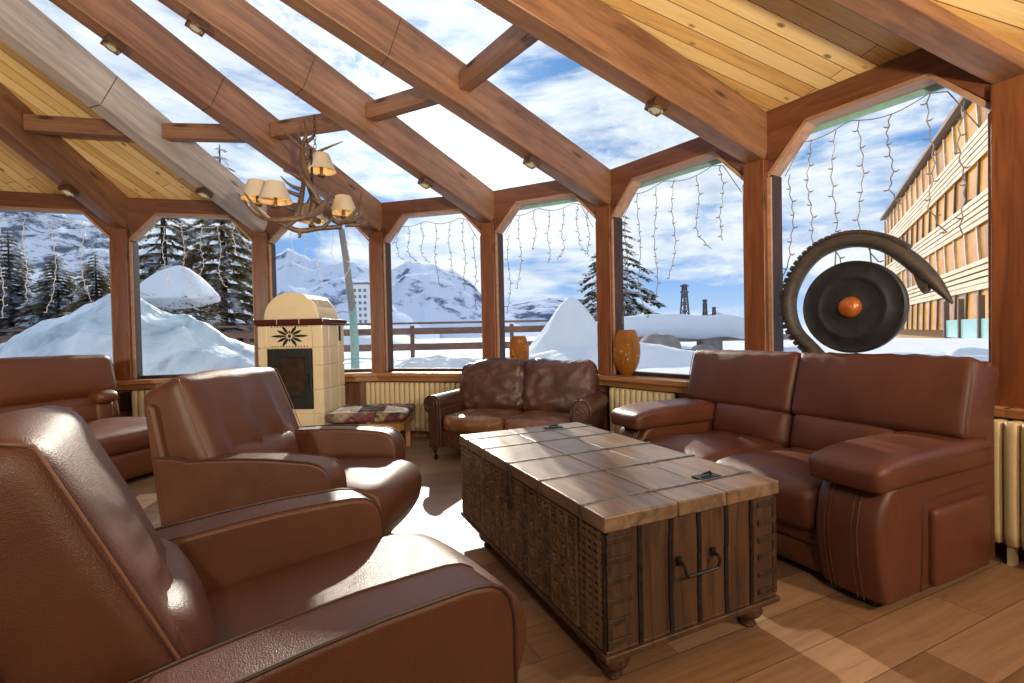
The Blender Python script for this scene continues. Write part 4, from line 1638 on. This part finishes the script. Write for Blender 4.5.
# ------------------------------------------------------------------ strings of little lights in the windows
WIN_WORDS = ['in the window at the far left edge', 'in the window with the snowy fir and snow heap', 'in the window behind the tiled stove', 'in the window left of the loveseat, before the mountain peak',
             'in the window behind the loveseat, before the pointed snow mound', 'in the window right of the larger amber vase', 'in the gong window before the timber clad building', 'beyond the right edge']
def make_lights(i, drops, bright):
    a, L, ang = frame_of(i)
    r = random.Random(i * 11 + 3)
    t = thing('icicle_lights', 'hanging string of small lights ' + WIN_WORDS[i], 'string lights', (a.x, a.y, 0), ang, 'icicle light strings')
    w = M['white_wire'] if bright else M['wire']
    z0 = HEAD - .06
    y = .035
    bm = B()
    e0, e1 = .16, L - .16
    pts = []
    for k in range(25):
        u = k / 24
        zz = z0 - .05 * abs(math.sin(u * PI * 2.5)) - .02
        if u < .12: zz -= .24 * (1 - u / .12)
        if u > .88: zz -= .22 * ((u - .88) / .12)
        pts.append(Vector((e0 + (e1 - e0) * u, y, zz)))
    tube(bm, pts, .0032, 5)
    obj('cable', bm, w, t)
    for (u, ln) in drops:
        bm = B()
        x = e0 + (e1 - e0) * u
        k = min(24, int(u * 24))
        zt = pts[k].z
        q = []
        n = 16
        ph = r.uniform(0, 6)
        kick = r.uniform(-.10, .10)
        for s in range(n + 1):
            f = s / n
            q.append(Vector((x + .012 * math.sin(f * 9 + ph) + .006 * (-1) ** s + (kick * max(0, (f - .8) / .2)), y + .006 * math.cos(f * 7 + ph), zt - ln * f)))
        tube(bm, q, .0036, 5)
        nb = max(4, int(ln / .085))
        for b in range(nb):
            p = q[min(n, 1 + int((b + .5) / nb * n))]
            sg = 1 if b % 2 else -1
            tube(bm, [p, p + Vector((sg * .014, 0, -.004)), p + Vector((sg * .030, 0, .004))], [.003, .0048, .002], 5, mi=1)
        obj('drop', bm, [w, M['bulb'] if bright else w], t)
M['white_wire'] = plain('white_wire', (.80, .82, .86), .5)
make_lights(0, [(.18, 1.0), (.36, .85), (.58, .95), (.80, .9)], True)
make_lights(1, [(.20, .62), (.38, .70), (.55, .58), (.72, .68), (.86, .35)], True)
make_lights(2, [(.15, .45), (.30, .62), (.46, .7), (.62, .5), (.80, .62)], True)
make_lights(3, [(.06, .26), (.20, .42), (.36, .46), (.52, .72), (.68, .60), (.84, .80), (.96, .85)], False)
make_lights(4, [(.04, .85), (.18, .78), (.36, .42), (.52, .55), (.68, .52), (.84, .5), (.95, .45)], False)
make_lights(5, [(.03, 1.0), (.16, 1.15), (.32, .98), (.48, .84), (.68, .62), (.86, .60)], False)
make_lights(6, [(.04, .75), (.16, .70), (.31, .95), (.46, .90), (.61, .55), (.80, .80), (.93, .72)], False)

# ------------------------------------------------------------------ OUTSIDE
CX, CY = -2.1, .4
def snow_height(x, y):
    r = math.hypot(x - CX, y - CY)
    h = .42 + .16 * min(1, max(0, (r - 6) / 4))
    h += .10 * noise.noise(Vector((x * .55, y * .55, 0))) + .05 * noise.noise(Vector((x * 1.7, y * 1.7, 3)))
    k = max(0, min(1, (r - 30) / 60))
    h -= k * 2.2
    return h * min(1, .55 + max(0, (r - 5.8)) * .45)
def make_ground():
    bm = B()
    nr, na = 60, 150
    rings = []
    for i in range(nr + 1):
        r = 6.0 * (400 / 6.0) ** ((i / nr) ** 1.25)
        ring = []
        for k in range(na):
            a = 2 * PI * k / na
            x, y = CX + r * math.cos(a), CY + r * math.sin(a)
            ring.append(bm.verts.new((x, y, snow_height(x, y) if r < 390 else -2)))
        rings.append(ring)
    for i in range(nr):
        for k in range(na):
            bm.faces.new((rings[i][k], rings[i][(k + 1) % na], rings[i + 1][(k + 1) % na], rings[i + 1][k]))
    # skirt down to the foundation
    low = [bm.verts.new((v.co.x, v.co.y, -.3)) for v in rings[0]]
    for k in range(na):
        bm.faces.new((low[k], low[(k + 1) % na], rings[0][(k + 1) % na], rings[0][k]))
    o = obj('ground', bm, M['snow'], sharp=180)
    tag(o, 'deep snow covering the ground outside the windows', 'snow', None, 'structure')
make_ground()

# distant mountains: ridge heights given by bearing, each range with its own distance and slope
def mountain(name, label, dist, depth, ridge, mat, seed, rough=.12, nu=120, nv=26, base=-30):
    """ridge: list of (bearing as x/y, elevation as z/y above the eye)"""
    bm = B()
    grid = []
    u0, u1 = ridge[0][0], ridge[-1][0]
    def el(u):
        for (a, ea), (b, eb) in zip(ridge[:-1], ridge[1:]):
            if a <= u <= b:
                f = (u - a) / (b - a)
                f = f * f * (3 - 2 * f) * .5 + f * .5
                return ea + (eb - ea) * f
        return ridge[-1][1]
    for j in range(nv + 1):
        v = j / nv * 1.35
        row = []
        for i in range(nu + 1):
            u = u0 + (u1 - u0) * i / nu
            Y = dist + depth * v
            hr = el(u) * (dist + depth)
            if v <= 1:
                f = v ** .85
            else:
                f = 1 - (v - 1) * 1.6
            x = u * Y
            s = 6.0 / (dist * .9)
            nz = noise.fractal(Vector((x * s + seed, Y * s, seed)), .9, 2.1, 6) * rough * abs(hr) * min(1, 4 * v * (1.42 - v))
            nz -= abs(noise.noise(Vector((x * s * 1.3 + seed, Y * s * .35, 2.2)))) * rough * abs(hr) * .9 * min(1, max(0, 1.1 - v) * 3) * min(1, v * 4)
            z = 1.17 + base * (1 - min(1, v * 3)) + hr * f + nz
            row.append(bm.verts.new((x, Y, z)))
        grid.append(row)
    for j in range(nv):
        for i in range(nu):
            bm.faces.new((grid[j][i], grid[j][i + 1], grid[j + 1][i + 1], grid[j + 1][i]))
    o = obj(name, bm, mat, sharp=180)
    tag(o, label, 'mountain', None, 'structure')
def rg(*px):
    """pairs read as bearing in steps of 1/483.6 from straight ahead, elevation in the same steps"""
    return [((x - 512) / 483.6, ((333.5 - .0205 * (x - 512)) - y) / 483.6) for x, y in px]
M['mtn_forest'] = mountain_mat('mtn_forest', (.80, .84, .92), (.16, .18, .23), .80, .035, (.06, .54, (.17, .18, .22)))
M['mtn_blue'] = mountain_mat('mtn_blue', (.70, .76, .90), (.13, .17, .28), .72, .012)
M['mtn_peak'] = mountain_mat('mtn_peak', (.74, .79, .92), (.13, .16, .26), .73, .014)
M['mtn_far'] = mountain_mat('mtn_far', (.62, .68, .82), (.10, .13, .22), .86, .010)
mountain('mountain', 'forested snowy mountainside seen through the leftmost windows', 420, 260, rg((-420, 150), (-150, 178), (0, 196), (50, 206), (110, 222), (150, 246), (215, 258), (262, 285), (300, 330)), M['mtn_forest'], 3, .10)
mountain('mountain', 'pale blue snowy mountain behind the tiled stove', 900, 500, rg((150, 330), (215, 275), (262, 262), (290, 251), (312, 262), (342, 255), (372, 268), (400, 300), (440, 330)), M['mtn_blue'], 8, .13)
mountain('mountain', 'broad snowy peak rising left of the loveseat window', 1100, 600, rg((300, 330), (345, 290), (388, 268), (412, 258), (432, 261), (452, 264), (470, 280), (488, 300), (512, 322), (540, 332)), M['mtn_peak'], 14, .13)
mountain('mountain', 'dark blue distant ridge behind the pointed snow mound', 1500, 700, rg((440, 332), (478, 306), (505, 305), (530, 300), (556, 297), (585, 300), (620, 318), (650, 328)), M['mtn_far'], 22, .10)
mountain('mountain', 'small blue mountain to the right of the pylons', 1500, 600, rg((655, 331), (690, 322), (715, 312), (733, 317), (748, 326), (770, 331)), M['mtn_far'], 31, .10)

# white bright slope behind the left trees
def mound(name, label, cat, c, size, h, seed, mat=None, pw=1.6, rough=.10, n=34, group=None, kind=None, fn=None, z0=None):
    t = None
    bm = B()
    sx, sy = size
    grid = []
    for i in range(n + 1):
        row = []
        for j in range(2 * n):
            r = i / n
            a = 2 * PI * j / (2 * n)
            wob = 1 + .14 * noise.noise(Vector((math.cos(a) * 1.2 + seed, math.sin(a) * 1.2, 0)))
            x, y = sx * r * math.cos(a) * wob, sy * r * math.sin(a) * wob
            f = (1 - r ** pw) if pw > 0 else math.exp(-(r / .40) ** 2.2) * (1 - r)
            f = max(0, f)
            z = h * f + rough * h * noise.fractal(Vector((x * 1.1 / max(sx, .1) * 3 + seed, y * 3 / max(sy, .1), seed)), .9, 2, 5) * min(1, 4 * f)
            if fn: z = fn(x, y, z)
            row.append((x, y, z))
        grid.append(row)
    top = bm.verts.new((0, 0, sum(p[2] for p in grid[1]) / len(grid[1])))
    rows = [[bm.verts.new(p) for p in row] for row in grid[1:]]
    m = 2 * n
    for k in range(m):
        bm.faces.new((top, rows[0][k], rows[0][(k + 1) % m]))
    for i in range(len(rows) - 1):
        for k in range(m):
            bm.faces.new((rows[i][k], rows[i + 1][k], rows[i + 1][(k + 1) % m], rows[i][(k + 1) % m]))
    low = [bm.verts.new((v.co.x, v.co.y, v.co.z - .5)) for v in rows[-1]]
    for k in range(m):
        bm.faces.new((rows[-1][k], low[k], low[(k + 1) % m], rows[-1][(k + 1) % m]))
    bm.faces.new(low)
    o = obj(name, bm, mat or M['snow'], sharp=180)
    o.location = (c[0], c[1], c[2])
    return tag(o, label, cat, group, kind)
mound('hillside', 'bright bare snow slope above the trees in the leftmost window', 'hill', (-88, 84, -3), (80, 24), 17.5, 5, None, 1.35, .05, 40, None, 'structure')
mound('snow_heap', 'large shadowed snow heap piled outside the two leftmost windows', 'snow heap', (-6.95, 8.5, .30), (3.6, 1.7), 1.72, 2, M['shade_tint_snow'], 1.1, .12, 40)
mound('snow_mound', 'tall pointed snow mound outside the window behind the loveseat', 'snow mound', (1.25, 10.2, .45), (2.4, 1.7), 1.50, 6, None, -1, .03, 40)
mound('snow_mound', 'low rounded snow bank at the foot of the pointed snow mound', 'snow mound', (2.0, 9.3, .35), (3.2, 1.2), .62, 9, None, 1.4, .12, 30)
mound('snow_bank', 'low lumpy snow bank below the fence left of the loveseat', 'snow bank', (-1.3, 8.6, .30), (2.4, .9), .46, 12, None, 1.3, .3, 30)
mound('snow_bank', 'long low snow bank outside the gong window', 'snow bank', (6.9, 7.6, .20), (3.0, 1.4), .55, 15, None, 1.3, .25, 30)

# snow-capped shrub behind the heap
def flat_under(q, h):
    if q.z < 0: q.z *= .3
    return q
def make_snow_shrub():
    t = thing('snow_covered_shrub', 'round shrub under a thick cap of snow behind the snow heap', 'shrub', (-9.1, 13.2, .55))
    bm = B()
    r = random.Random(5)
    for k in range(900):
        a = r.uniform(0, 2 * PI); rr = r.uniform(.3, 1) ** .6; z = r.uniform(.6, 1.85)
        p = Vector((1.15 * rr * math.cos(a), .9 * rr * math.sin(a), z))
        d = Vector((math.cos(a), math.sin(a), r.uniform(-.5, .3))).normalized() * r.uniform(.12, .25)
        s = d.cross(Vector((0, 0, 1))).normalized() * .035
        bm.faces.new([bm.verts.new(q) for q in (p - s, p + s, p + d)])
    obj('foliage', bm, M['fir_green'], t, smooth=False)
    bm = B()
    cushion(bm, (0, 0, 1.74), (1.75, 1.4, .48), .24, (.02, .02, .66), 24, .06, (1.6, 1.6, 1.6), 3, None, flat_under)
    obj('snow_cap', bm, M['snow'], t, sharp=180)
    bm = B()
    for k in range(5):
        a = k * 1.26
        tube(bm, [(0, 0, -.2), (.25 * math.cos(a), .25 * math.sin(a), .5), (.6 * math.cos(a), .5 * math.sin(a), 1.1)], [.05, .04, .02], 6)
    obj('stem', bm, M['bark'], t)
M['fir_green'] = foliage_mat('fir_green', (.20, .17, .10), .40)
M['fir_olive'] = foliage_mat('fir_olive', (.31, .24, .12), .38)
M['fir_dark'] = foliage_mat('fir_dark', (.19, .185, .13), .46)
M['fir_bare'] = foliage_mat('fir_bare', (.060, .068, .055), .45)
M['bark'] = plain('bark', (.05, .035, .025), .9)
make_snow_shrub()

def fir(label, p, h, rad, seed, mat, tiers=26, per=13, blades=26, droop=.35, group=None, start=.06, thin=1.0):
    t = thing('fir_tree', label, 'tree', p, 0, group)
    r = random.Random(seed)
    bm = B()
    tube(bm, [(0, 0, -.4), (.02 * h / 10, 0, h * .5), (0, 0, h * .98)], [h * .018, h * .011, h * .002], 8)
    obj('trunk', bm, M['bark'], t)
    bm = B()
    for ti in range(tiers):
        f = start + (1 - start) * (ti / tiers) ** .92
        z = h * f
        L = rad * (1 - f) ** .85 * r.uniform(.82, 1.12) + .03 * rad
        n = max(4, int(per * (1 - f * .55)))
        a0 = r.uniform(0, 6)
        for k in range(n):
            a = a0 + 2 * PI * k / n + r.uniform(-.25, .25)
            l = L * r.uniform(.7, 1.1)
            d = Vector((math.cos(a), math.sin(a), 0))
            side = Vector((-d.y, d.x, 0))
            nb = max(6, int(blades * (l / rad) ** .6))
            for b in range(nb):
                u = (b + r.random()) / nb
                u = u ** .75
                c = d * (l * u) + Vector((0, 0, z - droop * l * u * u + .04 * l))
                wdt = (.20 * l * (1 - .75 * u) + .03) * thin
                sg = 1 if r.random() < .5 else -1
                tip = c + d * (.16 * l + .04) + side * sg * wdt * r.uniform(.5, 1.2) + Vector((0, 0, r.uniform(-.14, .02) * wdt * 2 - .02))
                e = d * (.075 * l + .02)
                v = [bm.verts.new(q) for q in (c - e, c + e + Vector((0, 0, r.uniform(-.02, .02) * l)), tip)]
                bm.faces.new(v)
                # hanging blade
                if r.random() < .55:
                    q = c + Vector((0, 0, -r.uniform(.05, .13) * l * (1 - .4 * u))) + side * r.uniform(-.3, .3) * wdt
                    bm.faces.new([bm.verts.new(x) for x in (c - d * .05 * l, c + d * .05 * l, q)])
    obj('foliage', bm, mat, t, smooth=False)
    return t
fir('big snowy fir seen in the second window behind the snow heap', (-13.0, 18.2, .3), 8.6, 2.3, 11, M['fir_green'], 22, 13, 70, .40, None, .06, 1.3)
fir('second big fir right beside the biggest one, nearer the stove', (-11.2, 18.9, .3), 8.6, 2.8, 12, M['fir_olive'], 22, 14, 80, .40, None, .06, 1.3)
for k, (x, y, h, rd, mt, lab) in enumerate((
        (-21.2, 20.5, 5.9, 2.2, 'fir_dark', 'tall pointed dark fir at the left edge of the leftmost window'), (-18.7, 20.0, 4.7, 2.1, 'fir_green', 'bushy fir in the middle of the leftmost window'),
        (-16.6, 19.4, 4.6, 1.9, 'fir_olive', 'olive green bushy fir right of the middle fir in the leftmost window'), (-16.3, 22.0, 4.9, 1.5, 'fir_dark', 'slim dark fir next to the post of the leftmost window'),
        (-24.0, 22.5, 4.8, 1.9, 'fir_green', 'fir partly cut by the left picture edge'), (-14.9, 22.5, 3.0, 1.3, 'fir_green', 'short fir low beside the first post'))):
    fir(lab, (x, y, .2), h, rd, 30 + k, M[mt], 32, 22, 64, .38, 'firs in the leftmost window', .04, 1.5)
fir('lone tall fir behind the post between loveseat window and vase window', (4.12, 19.0, .3), 6.2, 2.35, 51, M['fir_bare'], 20, 11, 55, .40, None, .08, .9)

# wooden fence along the terrace edge
def make_fence(label, pts, ztop):
    t = thing('terrace_fence', label, 'fence', (pts[0][0], pts[0][1], 0))
    o = Vector((pts[0][0], pts[0][1], 0))
    for (x0, y0), (x1, y1) in zip(pts[:-1], pts[1:]):
        a, b = Vector((x0, y0, 0)) - o, Vector((x1, y1, 0)) - o
        d = b - a
        L = d.length
        ang = math.atan2(d.y, d.x)
        m = Matrix.Translation(a) @ Matrix.Rotation(ang, 4, 'Z')
        n = max(1, round(L / 2.3))
        for k in range(n + 1):
            bm = B()
            box(bm, (L * k / n, .04, ztop / 2 - .04), (.10, .10, ztop), m)
            obj('post', bm, M['fence_wood'], t, .008, 2)
        for z, hh in ((ztop - .19, .17), (ztop - .60, .18)):
            bm = B()
            box(bm, (L / 2, -.02, z), (L, .04, hh), m)
            obj('board', bm, M['fence_wood'], t, .005, 2)
        bm = B()
        tube(bm, [m @ Vector((0, 0, ztop + .02)), m @ Vector((L, 0, ztop + .02))], .028, 8)
        obj('rail', bm, M['fence_wood'], t)
M['fence_wood'] = timber('fence_wood', (.12, .055, .038), (.27, .15, .11), 1, .7, 'X', .3, False)
make_fence('brown wooden terrace fence beyond the snow bank', [(-16.5, 10.6), (-9.0, 12.4), (-2.6, 12.6), (2.6, 13.0)], 1.47)

# lamp post leaning outside the stove window
def make_lamp_post():
    t = thing('lamp_post', 'leaning weathered pole with a teal lower part and hooped arm outside the stove window', 'pole', (-2.62, 8.05, .2))
    bm = B()
    tube(bm, [(0, 0, -.3), (.0, 0, .9), (-.02, 0, 1.45)], [.075, .07, .06], 12)
    obj('lower_pole', bm, M['teal'], t)
    bm = B()
    tube(bm, [(-.02, 0, 1.4), (-.10, 0, 2.2), (-.17, 0, 2.75)], [.062, .055, .05], 12)
    obj('upper_pole', bm, M['grey_wood'], t)
    bm = B()
    tube(bm, [(0, 0, 1.28)] + [(-.17 + .19 * math.cos(a), -.02, 1.26 + .13 * math.sin(a)) for a in [PI * k / 12 for k in range(13)]], .014, 8)
    obj('hoop_arm', bm, M['teal'], t)
M['grey_wood'] = plain('grey_wood', (.32, .29, .27), .8)
make_lamp_post()

# white tower block in the valley
def make_tower():
    t = thing('tower_block', 'small distant white tower block left of the first loveseat side post', 'building', (-66, 215, -6))
    bm = B()
    box(bm, (0, 0, 15), (7, 7, 30))
    obj('wall', bm, M['white_wall'], t)
    bm = B()
    box(bm, (0, 0, 30.4), (7.6, 7.6, .8))
    obj('roof', bm, M['slate'], t)
    for x in (-2.2, 0, 2.2):
        for z in range(10):
            bm = B()
            box(bm, (x, -3.5, 3 + 2.7 * z), (1.1, .2, 1.3))
            obj('window', bm, M['slate'], t)
M['white_wall'] = plain('white_wall', (.72, .72, .74), .8)
M['slate'] = plain('slate', (.16, .17, .21), .6)
make_tower()

# snowed-in terrace wall and boulders outside the vase window
def make_terrace_wall():
    t = thing('terrace_wall', 'low grey wall with piers under a thick snow cap outside the vase window', 'wall', (5.2, 13.6, .3))
    bm = B()
    box(bm, (.0, 0, .62), (5.6, .30, .16))
    obj('beam', bm, M['stone'], t, .02)
    for x in (-1.75, .35, 2.0):
        bm = B()
        box(bm, (x, 0, .35), (.55, .5, .85))
        obj('pier', bm, M['stone'], t, .03)
    bm = B()
    def top(q, h):
        q.z += .08 * noise.noise(Vector((q.x * 1.1, q.y, 4))) - .14 * max(0, q.x / h.x)
        return q
    cushion(bm, (-.55, 0, 1.0), (4.4, .9, .55), .24, (.1, .05, .06), 24, .03, (1.5, 1.5, 1.5), 3, None, top)
    obj('snow_cap', bm, M['snow'], t, sharp=180)
    for k, (x, y, s, lab) in enumerate(((3.25, 10.6, .52, 'rounded brownish boulder in the snow by the vase'), (4.6, 11.6, .30, 'small dark boulder in the snow right of the rounded boulder'), (6.1, 11.8, .42, 'flat dark boulder in the snow under the wall end'))):
        bm = B()
        cushion(bm, (0, 0, s * .55), (s * 1.7, s * 1.3, s * 1.3), s * .5, (0, 0, .02), 14, s * .12, (2.5, 2.5, 2.5), k)
        o = obj('boulder', bm, M['stone'], sharp=180)
        o.location = (x, y, .45)
        tag(o, lab, 'boulder')
M['stone'] = plain('stone', (.25, .22, .21), .9, 0, .25, 4)
make_terrace_wall()

# electricity pylons far off
def make_pylon(label, p, h, w):
    t = thing('pylon', label, 'pylon', p, .3, 'pylons on the skyline')
    bm = B()
    n = 7
    for sx in (-1, 1):
        for sy in (-1, 1):
            tube(bm, [(sx * w, sy * w, 0), (sx * w * .28, sy * w * .28, h)], .10, 5)
    for k in range(n):
        f0, f1 = k / n, (k + 1) / n
        a, b = w * (1 - .72 * f0), w * (1 - .72 * f1)
        for sy in (-1, 1):
            tube(bm, [(-a, sy * a, h * f0), (b, sy * b, h * f1)], .07, 4)
            tube(bm, [(a, sy * a, h * f0), (-b, sy * b, h * f1)], .07, 4)
        tube(bm, [(-a, -a, h * f0), (a, -a, h * f0)], .07, 4)
    obj('lattice', bm, M['steel'], t)
    bm = B()
    for z in (.86, .97):
        tube(bm, [(-w * 1.1, 0, h * z), (w * 1.1, 0, h * z)], .10, 5)
    obj('cross_arm', bm, M['steel'], t)
M['steel'] = plain('steel', (.10, .09, .10), .6, .3)
make_pylon('tallest of the pylons on the skyline right of the vase window', (22.2, 62, .0), 7.0, .55)
make_pylon('slim pylon in the middle of the three on the skyline', (27.2, 68, .0), 5.4, .35)
make_pylon('slim pylon at the right end of the three on the skyline', (29.3, 70, .0), 4.4, .3)

# ------------------------------------------------------------------ timber-clad hotel beyond the gong window
def make_hotel():
    dx, dy = .522, .853
    # facade from the near end (right) to the far end
    p_near = Vector((18.2, 14.5, .2))
    L = 46.0
    ang = math.atan2(dy, dx)
    t = thing('hotel_building', 'large hotel building with light timber balconies and amber windows', 'building', p_near, ang)
    # local: x runs away along the facade, y = left (towards the lounge) is +
    FH = 3.25
    n = 4
    bm = B()
    box(bm, (L / 2, -5.0, n * FH / 2 - .4), (L, 9.2, n * FH + .8))
    obj('core', bm, M['amber_wall'], t)
    bm = B()
    prism(bm, [(-10, n * FH + .25), (.9, n * FH - .15), (.9, n * FH + .10), (-10, n * FH + .75)], -.5, L + .8, YZ)
    obj('roof', bm, M['slate_brown'], t)
    r = random.Random(4)
    for f in range(n):
        z0 = f * FH
        # balcony front of horizontal slats
        if f > 0:
            for k in range(5):
                bm = B()
                box(bm, (L / 2, .62, z0 - .46 + .31 * k), (L, .05, .225))
                obj('balcony_slat', bm, M['pale_slat'], t)
            bm = B()
            box(bm, (L / 2, .06, z0 - .34), (L, 1.05, .16))
            obj('balcony_floor', bm, M['pale_slat'], t)
        # window band: glass panes with brown mullions
        nb = 20
        w = L / nb
        for k in range(nb):
            x = w * (k + .5)
            bm = B()
            box(bm, (x, .46, z0 + 1.75), (w - .1, .05, 2.25))
            obj('window', bm, M['amber_glass' if r.random() < .75 else 'amber_glass_deep'], t)
        for k in range(nb + 1):
            bm = B()
            m = Matrix.Translation((w * k, .50, z0 + 1.75)) @ Matrix.Rotation(.22 if f % 2 else -.15, 4, 'Y')
            box(bm, (0, 0, 0), (.15, .16, 2.3), m)
            obj('mullion', bm, M['slate_brown' if f % 2 == 0 else 'pale_slat'], t)
    # glazed terrace at ground level
    bm = B()
    box(bm, (6, 1.6, .75), (13, .06, .9))
    obj('terrace_screen', bm, M['teal_glass'], t)
    for x in (0, 3.2, 6.4, 9.6, 12.5):
        bm = B()
        box(bm, (x, 1.6, 1.1), (.22, .22, 2.2))
        obj('terrace_post', bm, M['slate_brown'], t)
def amber_glass(name, c0, c1):
    m = NT(name)
    v = m.coord()
    n = m.noise(v, .8, 3)
    m.principled(m.ramp(n, [(.3, c0), (.7, c1)]), .12, 0, None, .6)
    return m.m
M['amber_wall'] = plain('amber_wall', (.40, .22, .08), .7)
M['amber_glass'] = amber_glass('amber_glass', (.62, .25, .018), (.85, .43, .045))
M['amber_glass_deep'] = amber_glass('amber_glass_deep', (.36, .14, .014), (.62, .28, .03))
M['pale_slat'] = timber('pale_slat', (.66, .50, .36), (.84, .68, .52), .6, .7, 'X', .1, False)
M['slate_brown'] = plain('slate_brown', (.15, .10, .075), .7)
M['teal_glass'] = plain('teal_glass', (.35, .58, .55), .15)
make_hotel()

# ------------------------------------------------------------------ light
sun = bpy.data.lights.new('sun', 'SUN')
sun.energy = SUN_E = 4.2
sun.angle = math.radians(.6)
sun.color = (1, .90, .76)
so = bpy.data.objects.new('sun', sun)
so.rotation_euler = (-SUN).to_track_quat('-Z', 'Y').to_euler()
so.location = (0, 0, 20)
link(so)
# unseen lights behind the camera: wall lamp warming the sofa side, plus added fills
def lamp(name, loc, e, size, col, target):
    l = bpy.data.lights.new(name, 'SPOT')
    l.energy = e * 3.4
    l.spot_size = math.radians(150)
    l.spot_blend = .9
    l.shadow_soft_size = size
    l.color = col
    o = bpy.data.objects.new(name, l)
    o.location = loc
    o.rotation_euler = (Vector(target) - Vector(loc)).to_track_quat('-Z', 'Y').to_euler()
    link(o)
lamp('wall_lamp', (2.75, .0, 2.0), 52, .10, (1, .76, .50), (1.9, 2.0, .4))
lamp('rear_fill', (.4, -2.6, 3.2), 80, .12, (1, .88, .72), (-.2, 2.6, .8))  # added fill for surfaces facing the camera, no fitting modelled
lamp('roof_fill', (1.1, -.5, 1.5), 190, .12, (1, .86, .62), (.5, 1.3, 3.6))  # added light without a fitting, brightens the right ceiling
lamp('roof_fill', (-3.2, -1.2, 1.6), 110, .12, (1, .90, .72), (-3.6, 3.0, 3.2))  # second added fill, aimed at the left part of the roof

vs = scn.view_settings
vs.view_transform = 'Standard'
vs.look = 'None'
vs.exposure = 0.2
vs.gamma = 1.0
vs.use_curve_mapping = False
scn.cycles.transparent_max_bounces = 24
scn.cycles.max_bounces = 8
